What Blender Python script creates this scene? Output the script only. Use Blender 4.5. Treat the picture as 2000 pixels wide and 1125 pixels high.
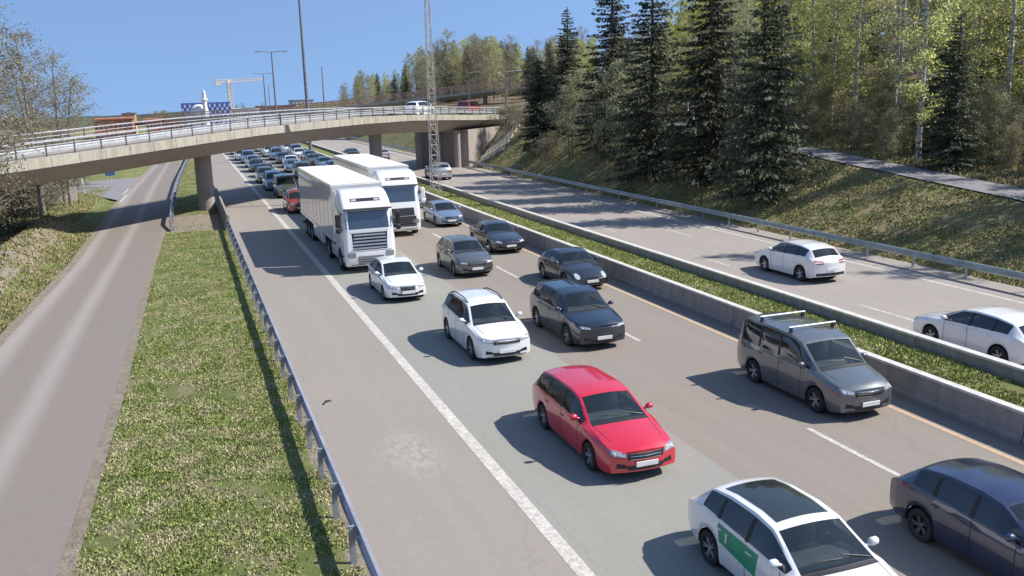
import bpy, bmesh, math, random
import numpy as np
from mathutils import Vector, Matrix, noise
from mathutils.bvhtree import BVHTree

# ------------------------------------------------------------------ scene, camera, light
for o in list(bpy.data.objects):
    bpy.data.objects.remove(o, do_unlink=True)
scene = bpy.context.scene
col = scene.collection
R = math.radians
random.seed(7)

CAM_H = 8.3
F_PX, PITCH, YAW, ROLL = 1802.2, R(12.058), R(19.154), R(-1.81)
fw = Vector((math.sin(YAW)*math.cos(PITCH), math.cos(YAW)*math.cos(PITCH), -math.sin(PITCH)))
rt0 = Vector((math.cos(YAW), -math.sin(YAW), 0))
up0 = rt0.cross(fw)
rt = rt0*math.cos(ROLL) + up0*math.sin(ROLL)
upv = -rt0*math.sin(ROLL) + up0*math.cos(ROLL)
cam_data = bpy.data.cameras.new('camera')
cam_data.sensor_width = 36
cam_data.lens = 36*F_PX/2000
cam_data.clip_start = 0.1
cam_data.clip_end = 20000
cam = bpy.data.objects.new('camera', cam_data)
m = Matrix((rt, upv, -fw)).transposed().to_4x4()
m.translation = Vector((0, 0, CAM_H))
cam.matrix_world = m
col.objects.link(cam)
scene.camera = cam

SUN_EL = R(45)
sun_h = Vector((0.955, -0.297, 0)).normalized()
sun_dir = Vector((sun_h.x*math.cos(SUN_EL), sun_h.y*math.cos(SUN_EL), math.sin(SUN_EL)))
world = bpy.data.worlds.new('World')
scene.world = world
world.use_nodes = True
wn = world.node_tree.nodes
sky = wn.new('ShaderNodeTexSky')
sky.sky_type = 'NISHITA'
sky.sun_disc = False
sky.sun_elevation = SUN_EL
sky.sun_rotation = math.atan2(sun_h.x, sun_h.y)
sky.altitude = 160
sky.air_density = 1.0
sky.dust_density = 0.3
sky.ozone_density = 3.0
wn['Background'].inputs['Strength'].default_value = 0.12
world.node_tree.links.new(sky.outputs[0], wn['Background'].inputs[0])
# clear dry spring air: the milky band of the model sky is pushed below the horizon all round
w_tc = wn.new('ShaderNodeTexCoord')
w_ma = wn.new('ShaderNodeVectorMath'); w_ma.operation = 'MULTIPLY_ADD'
w_ma.inputs[1].default_value = (1, 1, .75); w_ma.inputs[2].default_value = (0, 0, .33)
w_nm = wn.new('ShaderNodeVectorMath'); w_nm.operation = 'NORMALIZE'
world.node_tree.links.new(w_tc.outputs['Generated'], w_ma.inputs[0])
world.node_tree.links.new(w_ma.outputs[0], w_nm.inputs[0])
world.node_tree.links.new(w_nm.outputs[0], sky.inputs[0])
sd = bpy.data.lights.new('sun', 'SUN')
sd.energy = 3.9
sd.angle = R(0.53)
sd.color = (1.0, 0.955, 0.88)
so = bpy.data.objects.new('sun', sd)
so.rotation_euler = sun_dir.to_track_quat('Z', 'Y').to_euler()
so.location = (60, -20, 80)
col.objects.link(so)
scene.view_settings.view_transform = 'Standard'
scene.view_settings.look = 'None'
scene.view_settings.exposure = 0.75
scene.view_settings.gamma = 1
scene.view_settings.use_curve_mapping = False

# ------------------------------------------------------------------ helpers
def tag(o, label=None, cat=None, group=None, kind=None):
    if label: o['label'] = label
    if cat: o['category'] = cat
    if group: o['group'] = group
    if kind: o['kind'] = kind
    return o

def link(o, parent=None):
    col.objects.link(o)
    if parent is not None:
        o.parent = parent
    return o

def empty(name, loc=(0, 0, 0), rz=0, parent=None):
    o = bpy.data.objects.new(name, None)
    o.location = loc
    o.rotation_euler = (0, 0, rz)
    o.empty_display_size = 0.3
    return link(o, parent)

def copy_tree(o, parent=None):
    c = o.copy()
    link(c, parent)
    for ch in list(o.children):
        copy_tree(ch, c)
    return c

class MB:
    """collects simple shapes into one mesh"""
    def __init__(self):
        self.v = []; self.f = []; self.mi = []
    def add(self, verts, faces, mi=0):
        b = len(self.v)
        self.v += [tuple(p) for p in verts]
        self.f += [tuple(b+i for i in q) for q in faces]
        self.mi += [mi]*len(faces)
        return self
    def box(self, x0, x1, y0, y1, z0, z1, mi=0, M=None):
        vs = [Vector((x, y, z)) for z in (z0, z1) for y in (y0, y1) for x in (x0, x1)]
        if M is not None: vs = [M @ p for p in vs]
        return self.add(vs, [(0,2,3,1),(4,5,7,6),(0,1,5,4),(2,6,7,3),(0,4,6,2),(1,3,7,5)], mi)
    def cbox(self, c, s, bev=0.02, mi=0, M=None):
        """chamfered box: centre, full sizes"""
        hx, hy, hz = s[0]/2, s[1]/2, s[2]/2
        b = min(bev, hx*.9, hy*.9, hz*.9)
        pts = []; 
        bm = bmesh.new()
        bmesh.ops.create_cube(bm, size=1)
        for q in bm.verts:
            q.co = Vector((q.co.x*2*hx, q.co.y*2*hy, q.co.z*2*hz))
        bmesh.ops.bevel(bm, geom=list(bm.edges), offset=b, segments=1, profile=0.5, affect='EDGES')
        bm.verts.ensure_lookup_table()
        vs = [Vector(q.co)+Vector(c) for q in bm.verts]
        if M is not None: vs = [M @ p for p in vs]
        fs = [tuple(q.index for q in f.verts) for f in bm.faces]
        bm.free()
        return self.add(vs, fs, mi)
    def tube(self, pts, rad, n=6, mi=0, cap=True):
        pts = [Vector(p) for p in pts]
        rs = rad if isinstance(rad, (list, tuple)) else [rad]*len(pts)
        vs = []; fs = []
        for i, p in enumerate(pts):
            d = (pts[min(i+1, len(pts)-1)] - pts[max(i-1, 0)]).normalized()
            a = d.orthogonal().normalized() if abs(d.z) > .95 else Vector((0, 0, 1)).cross(d).normalized()
            if abs(d.z) > .95: a = Vector((1, 0, 0)) - d*d.x; a.normalize()
            b = d.cross(a)
            for k in range(n):
                t = 2*math.pi*k/n
                vs.append(p + (a*math.cos(t) + b*math.sin(t))*rs[i])
        for i in range(len(pts)-1):
            for k in range(n):
                k2 = (k+1) % n
                fs.append((i*n+k, i*n+k2, (i+1)*n+k2, (i+1)*n+k))
        if cap:
            fs.append(tuple(range(n-1, -1, -1)))
            fs.append(tuple((len(pts)-1)*n+k for k in range(n)))
        return self.add(vs, fs, mi)
    def lathe(self, prof, n, axis='z', mi=0, c=(0, 0, 0)):
        """profile of (radius, height)"""
        vs = []; fs = []
        for r, h in prof:
            for k in range(n):
                t = 2*math.pi*k/n
                a, b = r*math.cos(t), r*math.sin(t)
                p = (a, b, h) if axis == 'z' else ((a, h, b) if axis == 'y' else (h, a, b))
                vs.append((p[0]+c[0], p[1]+c[1], p[2]+c[2]))
        for i in range(len(prof)-1):
            for k in range(n):
                k2 = (k+1) % n
                q = (i*n+k, i*n+k2, (i+1)*n+k2, (i+1)*n+k)
                fs.append(q if axis != 'y' else q[::-1])
        return self.add(vs, fs, mi)
    def extrude(self, poly, path_fn, n, mi=0, closed=True, caps=True):
        """poly in (a,b); path_fn(i)->fn (a,b)->point"""
        k = len(poly); vs = []; fs = []
        for i in range(n):
            g = path_fn(i)
            vs += [g(a, b) for a, b in poly]
        for i in range(n-1):
            for j in range(k if closed else k-1):
                j2 = (j+1) % k
                fs.append((i*k+j, i*k+j2, (i+1)*k+j2, (i+1)*k+j))
        if caps and closed:
            fs.append(tuple(range(k-1, -1, -1)))
            fs.append(tuple((n-1)*k+j for j in range(k)))
        return self.add(vs, fs, mi)
    def mesh(self, name, mats, smooth=None):
        me = bpy.data.meshes.new(name)
        me.from_pydata(self.v, [], self.f)
        for mt in (mats if isinstance(mats, (list, tuple)) else [mats]):
            me.materials.append(mt)
        me.polygons.foreach_set('material_index', self.mi)
        if smooth is not None:
            me.polygons.foreach_set('use_smooth', [True]*len(self.f))
            me.set_sharp_from_angle(angle=R(smooth))
        me.update()
        return me
    def build(self, name, mats, parent=None, smooth=None, fixn=False):
        me = self.mesh(name, mats, smooth)
        if fixn:
            bm = bmesh.new(); bm.from_mesh(me)
            bmesh.ops.recalc_face_normals(bm, faces=bm.faces)
            bm.to_mesh(me); bm.free()
        return link(bpy.data.objects.new(name, me), parent)

# ------------------------------------------------------------------ materials
def new_mat(name):
    mt = bpy.data.materials.new(name)
    mt.use_nodes = True
    nt = mt.node_tree
    return mt, nt, nt.nodes['Principled BSDF']

def N(nt, typ, **kw):
    n = nt.nodes.new(typ)
    for k, v in kw.items():
        if k == 'inp':
            for a, b in v.items(): n.inputs[a].default_value = b
        else: setattr(n, k, v)
    return n

def coords(nt, scale=(1, 1, 1), which='Object', rot=(0, 0, 0)):
    tc = N(nt, 'ShaderNodeTexCoord')
    mp = N(nt, 'ShaderNodeMapping')
    mp.inputs['Scale'].default_value = scale
    mp.inputs['Rotation'].default_value = rot
    nt.links.new(tc.outputs[which], mp.inputs['Vector'])
    return mp.outputs[0]

def world_pos(nt, scale=(1, 1, 1)):
    g = N(nt, 'ShaderNodeNewGeometry')
    mp = N(nt, 'ShaderNodeMapping')
    mp.inputs['Scale'].default_value = scale
    nt.links.new(g.outputs['Position'], mp.inputs['Vector'])
    return mp.outputs[0]

def noise_fac(nt, vec, scale, detail=4, rough=.6, lo=.35, hi=.65):
    n = N(nt, 'ShaderNodeTexNoise', inp={'Scale': scale, 'Detail': detail, 'Roughness': rough})
    nt.links.new(vec, n.inputs['Vector'])
    r = N(nt, 'ShaderNodeMapRange', inp={'From Min': lo, 'From Max': hi})
    nt.links.new(n.outputs['Fac'], r.inputs['Value'])
    return r.outputs[0]

def mix(nt, fac, a, b, mode='MIX'):
    n = N(nt, 'ShaderNodeMix', data_type='RGBA', blend_type=mode)
    for s, v in ((n.inputs['Factor'], fac), (n.inputs['A'], a), (n.inputs['B'], b)):
        if isinstance(v, (tuple, list)): s.default_value = (*v[:3], 1)
        elif isinstance(v, (int, float)): s.default_value = v
        else: nt.links.new(v, s)
    return n.outputs['Result']

def math_n(nt, op, a, b=None):
    n = N(nt, 'ShaderNodeMath', operation=op)
    for i, v in enumerate((a, b)):
        if v is None: continue
        if isinstance(v, (int, float)): n.inputs[i].default_value = v
        else: nt.links.new(v, n.inputs[i])
    return n.outputs[0]

def bump(nt, bs, h, strength=.3, dist=.02):
    b = N(nt, 'ShaderNodeBump', inp={'Strength': strength, 'Distance': dist})
    nt.links.new(h, b.inputs['Height'])
    nt.links.new(b.outputs[0], bs.inputs['Normal'])

def simple(name, c, rough=.6, metal=0, spec=.5, var=.12, scale=3.0, coat=0, emit=None):
    """plain colour with slight procedural unevenness"""
    mt, nt, b = new_mat(name)
    v = world_pos(nt) if False else coords(nt)
    f = noise_fac(nt, v, scale, 5)
    dark = tuple(x*(1-var) for x in c); lite = tuple(min(1, x*(1+var*.6)) for x in c)
    nt.links.new(mix(nt, f, dark, lite), b.inputs['Base Color'])
    b.inputs['Roughness'].default_value = rough
    b.inputs['Metallic'].default_value = metal
    b.inputs['Specular IOR Level'].default_value = spec
    b.inputs['Coat Weight'].default_value = coat
    b.inputs['Coat Roughness'].default_value = .05
    return mt

def paint(name, c, metal=0.0, rough=.32):
    """car paint with a thin uneven film of dust"""
    mt, nt, b = new_mat(name)
    v = coords(nt)
    f = noise_fac(nt, v, 2.2, 4)
    d = noise_fac(nt, v, 1.4, 6, .7, .5, .8)
    base = mix(nt, f, tuple(x*.94 for x in c), c)
    base = mix(nt, mix_val(nt, d, .09), base, (.22, .20, .175))
    nt.links.new(base, b.inputs['Base Color'])
    b.inputs['Metallic'].default_value = metal
    rr = N(nt, 'ShaderNodeMapRange', inp={'To Min': rough, 'To Max': rough+.25})
    nt.links.new(d, rr.inputs['Value'])
    nt.links.new(rr.outputs[0], b.inputs['Roughness'])
    b.inputs['Coat Weight'].default_value = 1
    b.inputs['Coat Roughness'].default_value = .03
    b.inputs['Coat IOR'].default_value = 1.7
    return mt

def asphalt(name, base, warm=0.0, speck=.22, streak=.16, stretch=.025, bands=None, patch=None):
    mt, nt, b = new_mat(name)
    v = coords(nt)
    vs = coords(nt, (1.1, stretch, 1))
    c = base
    fine = noise_fac(nt, v, 38, 3, .8, .3, .7)
    med = noise_fac(nt, v, 2.4, 6, .7, .3, .7)
    big = noise_fac(nt, v, .22, 4, .6, .3, .7)
    st = noise_fac(nt, vs, 1.6, 5, .65, .3, .7)
    colr = mix(nt, fine, tuple(x*(1-speck) for x in c), tuple(x*(1+speck) for x in c))
    colr = mix(nt, mix_val(nt, st, .75), colr, tuple(x*(1-streak) for x in c))
    colr = mix(nt, mix_val(nt, med, .25), colr, tuple(x*.82 for x in c))
    colr = mix(nt, mix_val(nt, big, .35), colr, (c[0]*1.10, c[1]*1.05, c[2]*1.0))
    gr = noise_fac(nt, coords(nt, (1, .6, 1)), 9, 7, .85, .32, .68)
    colr = mix(nt, mix_val(nt, gr, .55), colr, tuple(x*.80 for x in c))
    gr2 = noise_fac(nt, v, 5.5, 6, .85, .5, .72)
    colr = mix(nt, mix_val(nt, gr2, .35), colr, tuple(min(1, x*1.28) for x in c))
    if bands:
        uv = N(nt, 'ShaderNodeUVMap')
        s = N(nt, 'ShaderNodeSeparateXYZ'); nt.links.new(uv.outputs[0], s.inputs[0])
        for u0, w, amt, bc in bands:
            d = math_n(nt, 'ABSOLUTE', math_n(nt, 'SUBTRACT', s.outputs[0], u0))
            r = N(nt, 'ShaderNodeMapRange', interpolation_type='SMOOTHSTEP', inp={'From Min': 0, 'From Max': w, 'To Min': amt, 'To Max': 0})
            nt.links.new(d, r.inputs['Value'])
            colr = mix(nt, r.outputs[0], colr, bc)
    # thin longitudinal tar joints and cracks
    vc = coords(nt, (.9, .11, 1))
    vo = N(nt, 'ShaderNodeTexVoronoi', feature='DISTANCE_TO_EDGE', inp={'Scale': .42})
    wob = N(nt, 'ShaderNodeTexNoise', inp={'Scale': 1.3, 'Detail': 4})
    nt.links.new(v, wob.inputs['Vector'])
    add = N(nt, 'ShaderNodeVectorMath', operation='ADD')
    sc = N(nt, 'ShaderNodeVectorMath', operation='SCALE'); sc.inputs['Scale'].default_value = .35
    nt.links.new(wob.outputs['Color'], sc.inputs[0])
    nt.links.new(vc, add.inputs[0]); nt.links.new(sc.outputs[0], add.inputs[1])
    nt.links.new(add.outputs[0], vo.inputs['Vector'])
    cr = N(nt, 'ShaderNodeMapRange', inp={'From Min': 0.0, 'From Max': .010, 'To Min': .22, 'To Max': 0})
    nt.links.new(vo.outputs['Distance'], cr.inputs['Value'])
    colr = mix(nt, math_n(nt, 'MULTIPLY', cr.outputs[0], big), colr, tuple(x*.45 for x in c))
    if patch:   # pale worn patch on the surface: (x, y, rx, ry, colour)
        px, py, rx, ry, pc = patch
        mp = N(nt, 'ShaderNodeMapping'); mp.inputs['Location'].default_value = (-px/rx, -py/ry, 0); mp.inputs['Scale'].default_value = (1/rx, 1/ry, 0)
        nt.links.new(v, mp.inputs[0])
        ln = N(nt, 'ShaderNodeVectorMath', operation='LENGTH'); nt.links.new(mp.outputs[0], ln.inputs[0])
        r = N(nt, 'ShaderNodeMapRange', inp={'From Min': .3, 'From Max': 1.0, 'To Min': 1, 'To Max': 0}); nt.links.new(ln.outputs['Value'], r.inputs['Value'])
        colr = mix(nt, math_n(nt, 'MULTIPLY', r.outputs[0], noise_fac(nt, coords(nt, (2.2, .9, 1)), 3.0, 7, .8, .46, .62)), colr, pc)
    nt.links.new(colr, b.inputs['Base Color'])
    b.inputs['Roughness'].default_value = .85
    b.inputs['Specular IOR Level'].default_value = .3
    bump(nt, b, fine, .25, .01)
    return mt

def mix_val(nt, f, k):
    return math_n(nt, 'MULTIPLY', f, k)

def worn_paint(name, c, under, lo=.38, hi=.52, scale=9):
    mt, nt, b = new_mat(name)
    v = coords(nt)
    f = noise_fac(nt, v, scale, 6, .75, lo, hi)
    f2 = noise_fac(nt, v, 1.1, 4, .6, .3, .7)
    cc = mix(nt, f2, c, tuple(x*.8 for x in c))
    nt.links.new(mix(nt, f, under, cc), b.inputs['Base Color'])
    b.inputs['Roughness'].default_value = .75
    return mt

def concrete(name, c, stain=(.25, .22, .16), streakz=True, amt=.6):
    mt, nt, b = new_mat(name)
    v = coords(nt)
    f = noise_fac(nt, v, 6, 6, .7)
    c1 = mix(nt, f, tuple(x*.85 for x in c), tuple(x*1.08 for x in c))
    vs = coords(nt, (1.2, 1.2, .12))
    s = noise_fac(nt, vs, 1.5, 5, .65, .45, .75)
    c2 = mix(nt, mix_val(nt, s, amt), c1, stain)
    nt.links.new(c2, b.inputs['Base Color'])
    b.inputs['Roughness'].default_value = .85
    bump(nt, b, f, .2, .01)
    return mt

def leaf_mat(name, cols, trans=.25, rough=.7, objvar=.25):
    """leaf colours varied per face (attribute rnd) and per tree"""
    mt, nt, b = new_mat(name)
    at = N(nt, 'ShaderNodeAttribute', attribute_name='rnd')
    cr = N(nt, 'ShaderNodeValToRGB')
    el = cr.color_ramp.elements
    el[0].position = 0; el[0].color = (*cols[0], 1)
    el[1].position = 1; el[1].color = (*cols[-1], 1)
    for i, c in enumerate(cols[1:-1]):
        e = el.new((i+1)/(len(cols)-1)); e.color = (*c, 1)
    nt.links.new(at.outputs['Fac'], cr.inputs[0])
    oi = N(nt, 'ShaderNodeObjectInfo')
    hs = N(nt, 'ShaderNodeHueSaturation')
    r1 = N(nt, 'ShaderNodeMapRange', inp={'To Min': 1-objvar, 'To Max': 1+objvar})
    nt.links.new(oi.outputs['Random'], r1.inputs['Value'])
    nt.links.new(r1.outputs[0], hs.inputs['Value'])
    r2 = N(nt, 'ShaderNodeMapRange', inp={'To Min': .485, 'To Max': .512})
    nt.links.new(oi.outputs['Random'], r2.inputs['Value'])
    nt.links.new(r2.outputs[0], hs.inputs['Hue'])
    nt.links.new(cr.outputs[0], hs.inputs['Color'])
    nt.links.new(hs.outputs[0], b.inputs['Base Color'])
    b.inputs['Roughness'].default_value = rough
    b.inputs['Specular IOR Level'].default_value = .2
    tr = N(nt, 'ShaderNodeBsdfTranslucent')
    nt.links.new(hs.outputs[0], tr.inputs['Color'])
    ms = N(nt, 'ShaderNodeMixShader'); ms.inputs[0].default_value = trans
    nt.links.new(b.outputs[0], ms.inputs[1]); nt.links.new(tr.outputs[0], ms.inputs[2])
    nt.links.new(ms.outputs[0], nt.nodes['Material Output'].inputs['Surface'])
    return mt

def grass_mat(name, cols, scale=1.2, blade=False):
    """ground cover: patchy mix of three colours"""
    mt, nt, b = new_mat(name)
    v = coords(nt)
    g1 = noise_fac(nt, v, scale, 6, .65, .4, .6)
    g2 = noise_fac(nt, v, scale*1.9, 7, .74, .45, .60)
    g3 = noise_fac(nt, v, 17, 4, .8, .3, .7)
    c = mix(nt, g1, cols[0], cols[1])
    c = mix(nt, mix_val(nt, g2, .85), c, cols[2])
    c = mix(nt, mix_val(nt, g3, .45), c, tuple(x*.55 for x in cols[0]))
    if blade:
        at = N(nt, 'ShaderNodeAttribute', attribute_name='rnd')
        r = N(nt, 'ShaderNodeMapRange', inp={'To Min': .65, 'To Max': 1.45})
        nt.links.new(at.outputs['Fac'], r.inputs['Value'])
        mul = N(nt, 'ShaderNodeVectorMath', operation='SCALE')
        nt.links.new(c, mul.inputs[0]); nt.links.new(r.outputs[0], mul.inputs['Scale'])
        c = mul.outputs[0]
    nt.links.new(c, b.inputs['Base Color'])
    b.inputs['Roughness'].default_value = .9
    b.inputs['Specular IOR Level'].default_value = .15
    if not blade:
        bump(nt, b, g3, .8, .06)
    return mt

def glass_mat(name, tint=(.02, .025, .03), clear=.4, tcol=(.55, .62, .62)):
    mt, nt, b = new_mat(name)
    b.inputs['Base Color'].default_value = (*tint, 1)
    b.inputs['Roughness'].default_value = .04
    b.inputs['Specular IOR Level'].default_value = .9
    b.inputs['IOR'].default_value = 1.85
    n = noise_fac(nt, coords(nt), 1.3, 2)
    rr = N(nt, 'ShaderNodeMapRange', inp={'To Min': .03, 'To Max': .09})
    nt.links.new(n, rr.inputs['Value']); nt.links.new(rr.outputs[0], b.inputs['Roughness'])
    t = N(nt, 'ShaderNodeBsdfTransparent'); t.inputs[0].default_value = (*tcol, 1)
    ms = N(nt, 'ShaderNodeMixShader'); ms.inputs[0].default_value = clear
    nt.links.new(b.outputs[0], ms.inputs[1]); nt.links.new(t.outputs[0], ms.inputs[2])
    nt.links.new(ms.outputs[0], nt.nodes['Material Output'].inputs['Surface'])
    return mt

M = {}
M['asph_shoulder'] = asphalt('asphalt_shoulder', (.305, .272, .240), patch=(4.4, 20.3, .9, 1.9, (.40, .365, .325)))
M['asph_grey'] = asphalt('asphalt_grey_lane', (.292, .284, .252), speck=.3, streak=.10)
M['asph_brown'] = asphalt('asphalt_brown_lane', (.278, .242, .208), streak=.22)
M['asph_right'] = asphalt('asphalt_opposite', (.345, .308, .278), streak=.24)
M['asph_local'] = asphalt('asphalt_local', (.232, .200, .178), streak=.05, bands=[(.52, .13, .5, (.37, .335, .305)), (.06, .16, .55, (.37, .335, .305))])
M['asph_path'] = asphalt('asphalt_path', (.24, .23, .24))
M['line_white'] = worn_paint('line_white', (.66, .62, .55), (.34, .31, .28), .36, .60, 7)
M['line_yellow'] = worn_paint('line_yellow', (.60, .41, .25), (.33, .27, .225), .34, .55)
M['conc_wall'] = concrete('concrete_wall', (.32, .30, .275), (.17, .155, .135), amt=.75)
M['conc_lit_top'] = concrete('concrete_sunlit_top', (.60, .57, .52), (.36, .33, .28), amt=.5)  # wall concrete again, with sunlight on the top painted in as a paler tone
M['conc_bridge'] = concrete('concrete_bridge', (.40, .345, .315), (.27, .225, .19), amt=.5)
M['conc_fascia'] = concrete('concrete_fascia', (.42, .39, .32), (.22, .195, .14), amt=.85)
M['conc_pillar'] = concrete('concrete_pillar', (.36, .315, .29), (.22, .19, .17), amt=.5)
M['steel'] = simple('galvanised_steel', (.42, .43, .52), .38, .55, var=.2, scale=2)
M['steel_green'] = simple('weathered_steel', (.40, .43, .40), .5, .3, var=.2, scale=2)
M['mast'] = simple('mast_metal', (.50, .47, .43), .6, .2, var=.15)
M['steel_post'] = simple('galvanised_post', (.36, .37, .40), .5, .4, var=.25, scale=3)
M['rail_light'] = simple('railing_light', (.52, .53, .55), .5, .3, var=.2)
M['rail_dark'] = simple('railing_dark', (.16, .14, .14), .6, .2, var=.25)
M['rust'] = simple('railing_rust', (.30, .20, .17), .8, 0, var=.3)
M['pole'] = simple('lamp_pole_metal', (.20, .215, .24), .55, .3, var=.2)
M['gravel'] = grass_mat('gravel', [(.37, .31, .245), (.45, .38, .30), (.26, .22, .17)], 2.0)
M['grass_g'] = grass_mat('grass_green', [(.15, .20, .05), (.22, .25, .085), (.38, .32, .20)], .55)
M['grass_gb'] = grass_mat('grass_green_blades', [(.24, .285, .08), (.335, .36, .135), (.52, .455, .285)], .55, True)
M['grass_dry'] = grass_mat('grass_dry', [(.28, .245, .11), (.20, .22, .082), (.37, .30, .17)], .33)
M['grass_dryb'] = grass_mat('grass_dry_blades', [(.33, .30, .14), (.25, .275, .105), (.43, .36, .21)], .33, True)
M['grass_med'] = grass_mat('grass_median', [(.18, .215, .06), (.24, .26, .085), (.33, .29, .15)], 1.0)
M['grass_medb'] = grass_mat('grass_median_blades', [(.28, .33, .085), (.36, .38, .13), (.46, .42, .21)], 1.0, True)
M['forest_floor'] = grass_mat('forest_floor', [(.20, .145, .095), (.14, .14, .06), (.30, .21, .14)], .5)
M['far_ground'] = grass_mat('far_ground', [(.09, .11, .05), (.12, .11, .06), (.16, .14, .09)], .05)
M['hill'] = grass_mat('far_wooded_hill', [(.045, .075, .06), (.055, .085, .065), (.07, .095, .07)], .02)
M['rubber'] = simple('tyre_rubber', (.022, .022, .024), .85, var=.3)
M['rim'] = simple('alloy_rim', (.50, .50, .52), .35, .7)
M['rim_dark'] = simple('dark_rim', (.16, .16, .17), .4, .6)
M['glass_front'] = glass_mat('windscreen_glass', (.03, .045, .05), .62, (.74, .82, .82))
M['glass_truck'] = glass_mat('lorry_glass', (.028, .04, .055), .06)
M['glass_side'] = glass_mat('side_glass', (.016, .018, .02), .4, (.4, .45, .45))
M['black'] = simple('black_plastic', (.02, .02, .022), .5, var=.3)
M['chrome'] = simple('chrome', (.62, .62, .64), .18, .9, var=.05)
M['lamp_clear'] = simple('clear_lamp', (.62, .64, .66), .12, .3, .8, var=.1, coat=1)
M['lamp_red'] = simple('tail_lamp', (.28, .015, .012), .15, 0, .8, coat=1)
M['lamp_house'] = simple('lorry_lamp', (.30, .32, .35), .15, .2, .8, coat=1)
M['lamp_amber'] = simple('amber_marker', (.75, .28, .03), .3)
M['plate'] = simple('number_plate', (.72, .72, .70), .5, var=.05)
M['interior'] = simple('car_interior', (.13, .13, .135), .8, var=.2)
M['dark_under'] = simple('underbody', (.015, .015, .016), .9, var=.2)
M['truck_white'] = paint('truck_white', (.80, .79, .78), 0, .35)
M['trailer_side'] = paint('trailer_side', (.66, .645, .62), 0, .3)
M['trailer_roof'] = simple('trailer_roof', (.76, .74, .69), .5, var=.1, scale=.8)
M['bark_spruce'] = simple('spruce_bark', (.10, .075, .06), .95, var=.35, scale=6)
M['bark_grey'] = simple('grey_bark', (.24, .21, .18), .95, var=.4, scale=5)
def birch_bark():
    mt, nt, b = new_mat('birch_bark')
    f = noise_fac(nt, coords(nt, (1.5, 1.5, 5)), 2.2, 5, .7, .42, .56)
    nt.links.new(mix(nt, f, (.18, .165, .145), (.66, .63, .58)), b.inputs['Base Color'])
    b.inputs['Roughness'].default_value = .9
    return mt
M['bark_birch'] = birch_bark()
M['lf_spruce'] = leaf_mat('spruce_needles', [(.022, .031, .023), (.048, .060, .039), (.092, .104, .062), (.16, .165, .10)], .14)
M['lf_birch'] = leaf_mat('birch_leaves', [(.33, .34, .13), (.46, .475, .165), (.60, .58, .27)], .6)
M['lf_lime'] = leaf_mat('fresh_lime_leaves', [(.24, .28, .03), (.36, .40, .05), (.48, .50, .09)], .5, objvar=.1)
M['lf_olive'] = leaf_mat('olive_leaves', [(.25, .245, .15), (.34, .335, .19), (.46, .44, .28)], .5)
M['lf_bud'] = leaf_mat('budding_twigs', [(.22, .185, .13), (.29, .26, .15), (.33, .32, .16), (.42, .37, .26)], .4)
M['lf_shrub'] = leaf_mat('shrub_twigs', [(.17, .15, .11), (.26, .225, .15), (.33, .30, .18)], .4)

# ------------------------------------------------------------------ terrain
def nz(x, y, s, seed=0):
    return noise.noise(Vector((x*s, y*s, seed*7.3)))

def sstep(a, b, x):
    t = min(1, max(0, (x-a)/(b-a)))
    return t*t*(3-2*t)

def path_z(y):
    t = min(115, max(5, y))
    z = 2.34 + .074*(t-35.5)
    return min(z, 5.7) if z < 5.4 else 5.4 + (min(z, 7.0)-5.4)*.25

def path_x(y):
    return 40.0 + .012*(y-40)

LR_R = [(-3.25, -10), (-3.05, 8), (-2.91, 17), (-2.56, 29), (-2.29, 50), (-1.62, 73), (-1.25, 100), (-.95, 124), (-.5, 143), (.1, 175), (1.0, 230)]
LR_L = [(-7.6, -10), (-7.35, 8), (-7.15, 20), (-6.76, 35.6), (-5.95, 52.6), (-5.6, 76), (-5.3, 95), (-4.1, 124), (-3.4, 143), (-2.7, 175), (-1.9, 230)]
def interp_edge(E, y):
    ys = [q[1] for q in E]; xs = [q[0] for q in E]
    return float(np.interp(y, ys, xs))

def ground_z(x, y):
    z = -0.07
    if x > 30.9:
        zp = path_z(y); xp = path_x(y)
        if x < xp-1.6:
            t = (x-30.9)/(xp-1.6-30.9)
            z = -.07 + (zp+.02)*(t**1.05) + .12*nz(x, y, .35)*min(1, t*4)*min(1, (1-t)*5)
        elif x < xp+1.6:
            z = zp-.05
        else:
            d = x-xp-1.6
            z = zp - .05 + .05*min(d, 8) + (.17-.12*sstep(110, 170, y))*max(0, min(d, 80)-8) + .35*nz(x, y, .12, 2)*min(1, d/4)
    elif x < 2.5:
        e = interp_edge(LR_R, y)
        if x > e-.1:
            mid = (x-e)/(2.4-e) if e < 2.3 else 0
            z = .0 + .10*math.sin(math.pi*min(1, max(0, mid))) + .03*nz(x, y, .7) - .06*sstep(2.05, 2.4, x)
        else:
            l = interp_edge(LR_L, y)
            if x > l: z = -.07
            else:
                d = l-x
                ridge = math.exp(-((d-3.0)/1.25)**2)*(.95+.25*nz(x, y, .5, 4))*sstep(26, 36, y)*(1-sstep(66, 74, y))
                bank = .25*sstep(.5, 3, d) + .018*max(0, d-4)
                z = -.04 + bank + ridge + .10*nz(x, y, .45, 3)*min(1, d)
                z += 4.6*sstep(9, 17, d)*math.exp(-((y-52-(x+10)*1.13)/7.5)**2)*1.0   # approach embankment of the bridge
    dist = math.hypot(x, y-60)
    far = max(0, math.hypot(x, y)-240)
    if x < 45 or far > 200: z -= .0135*far
    return z

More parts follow.
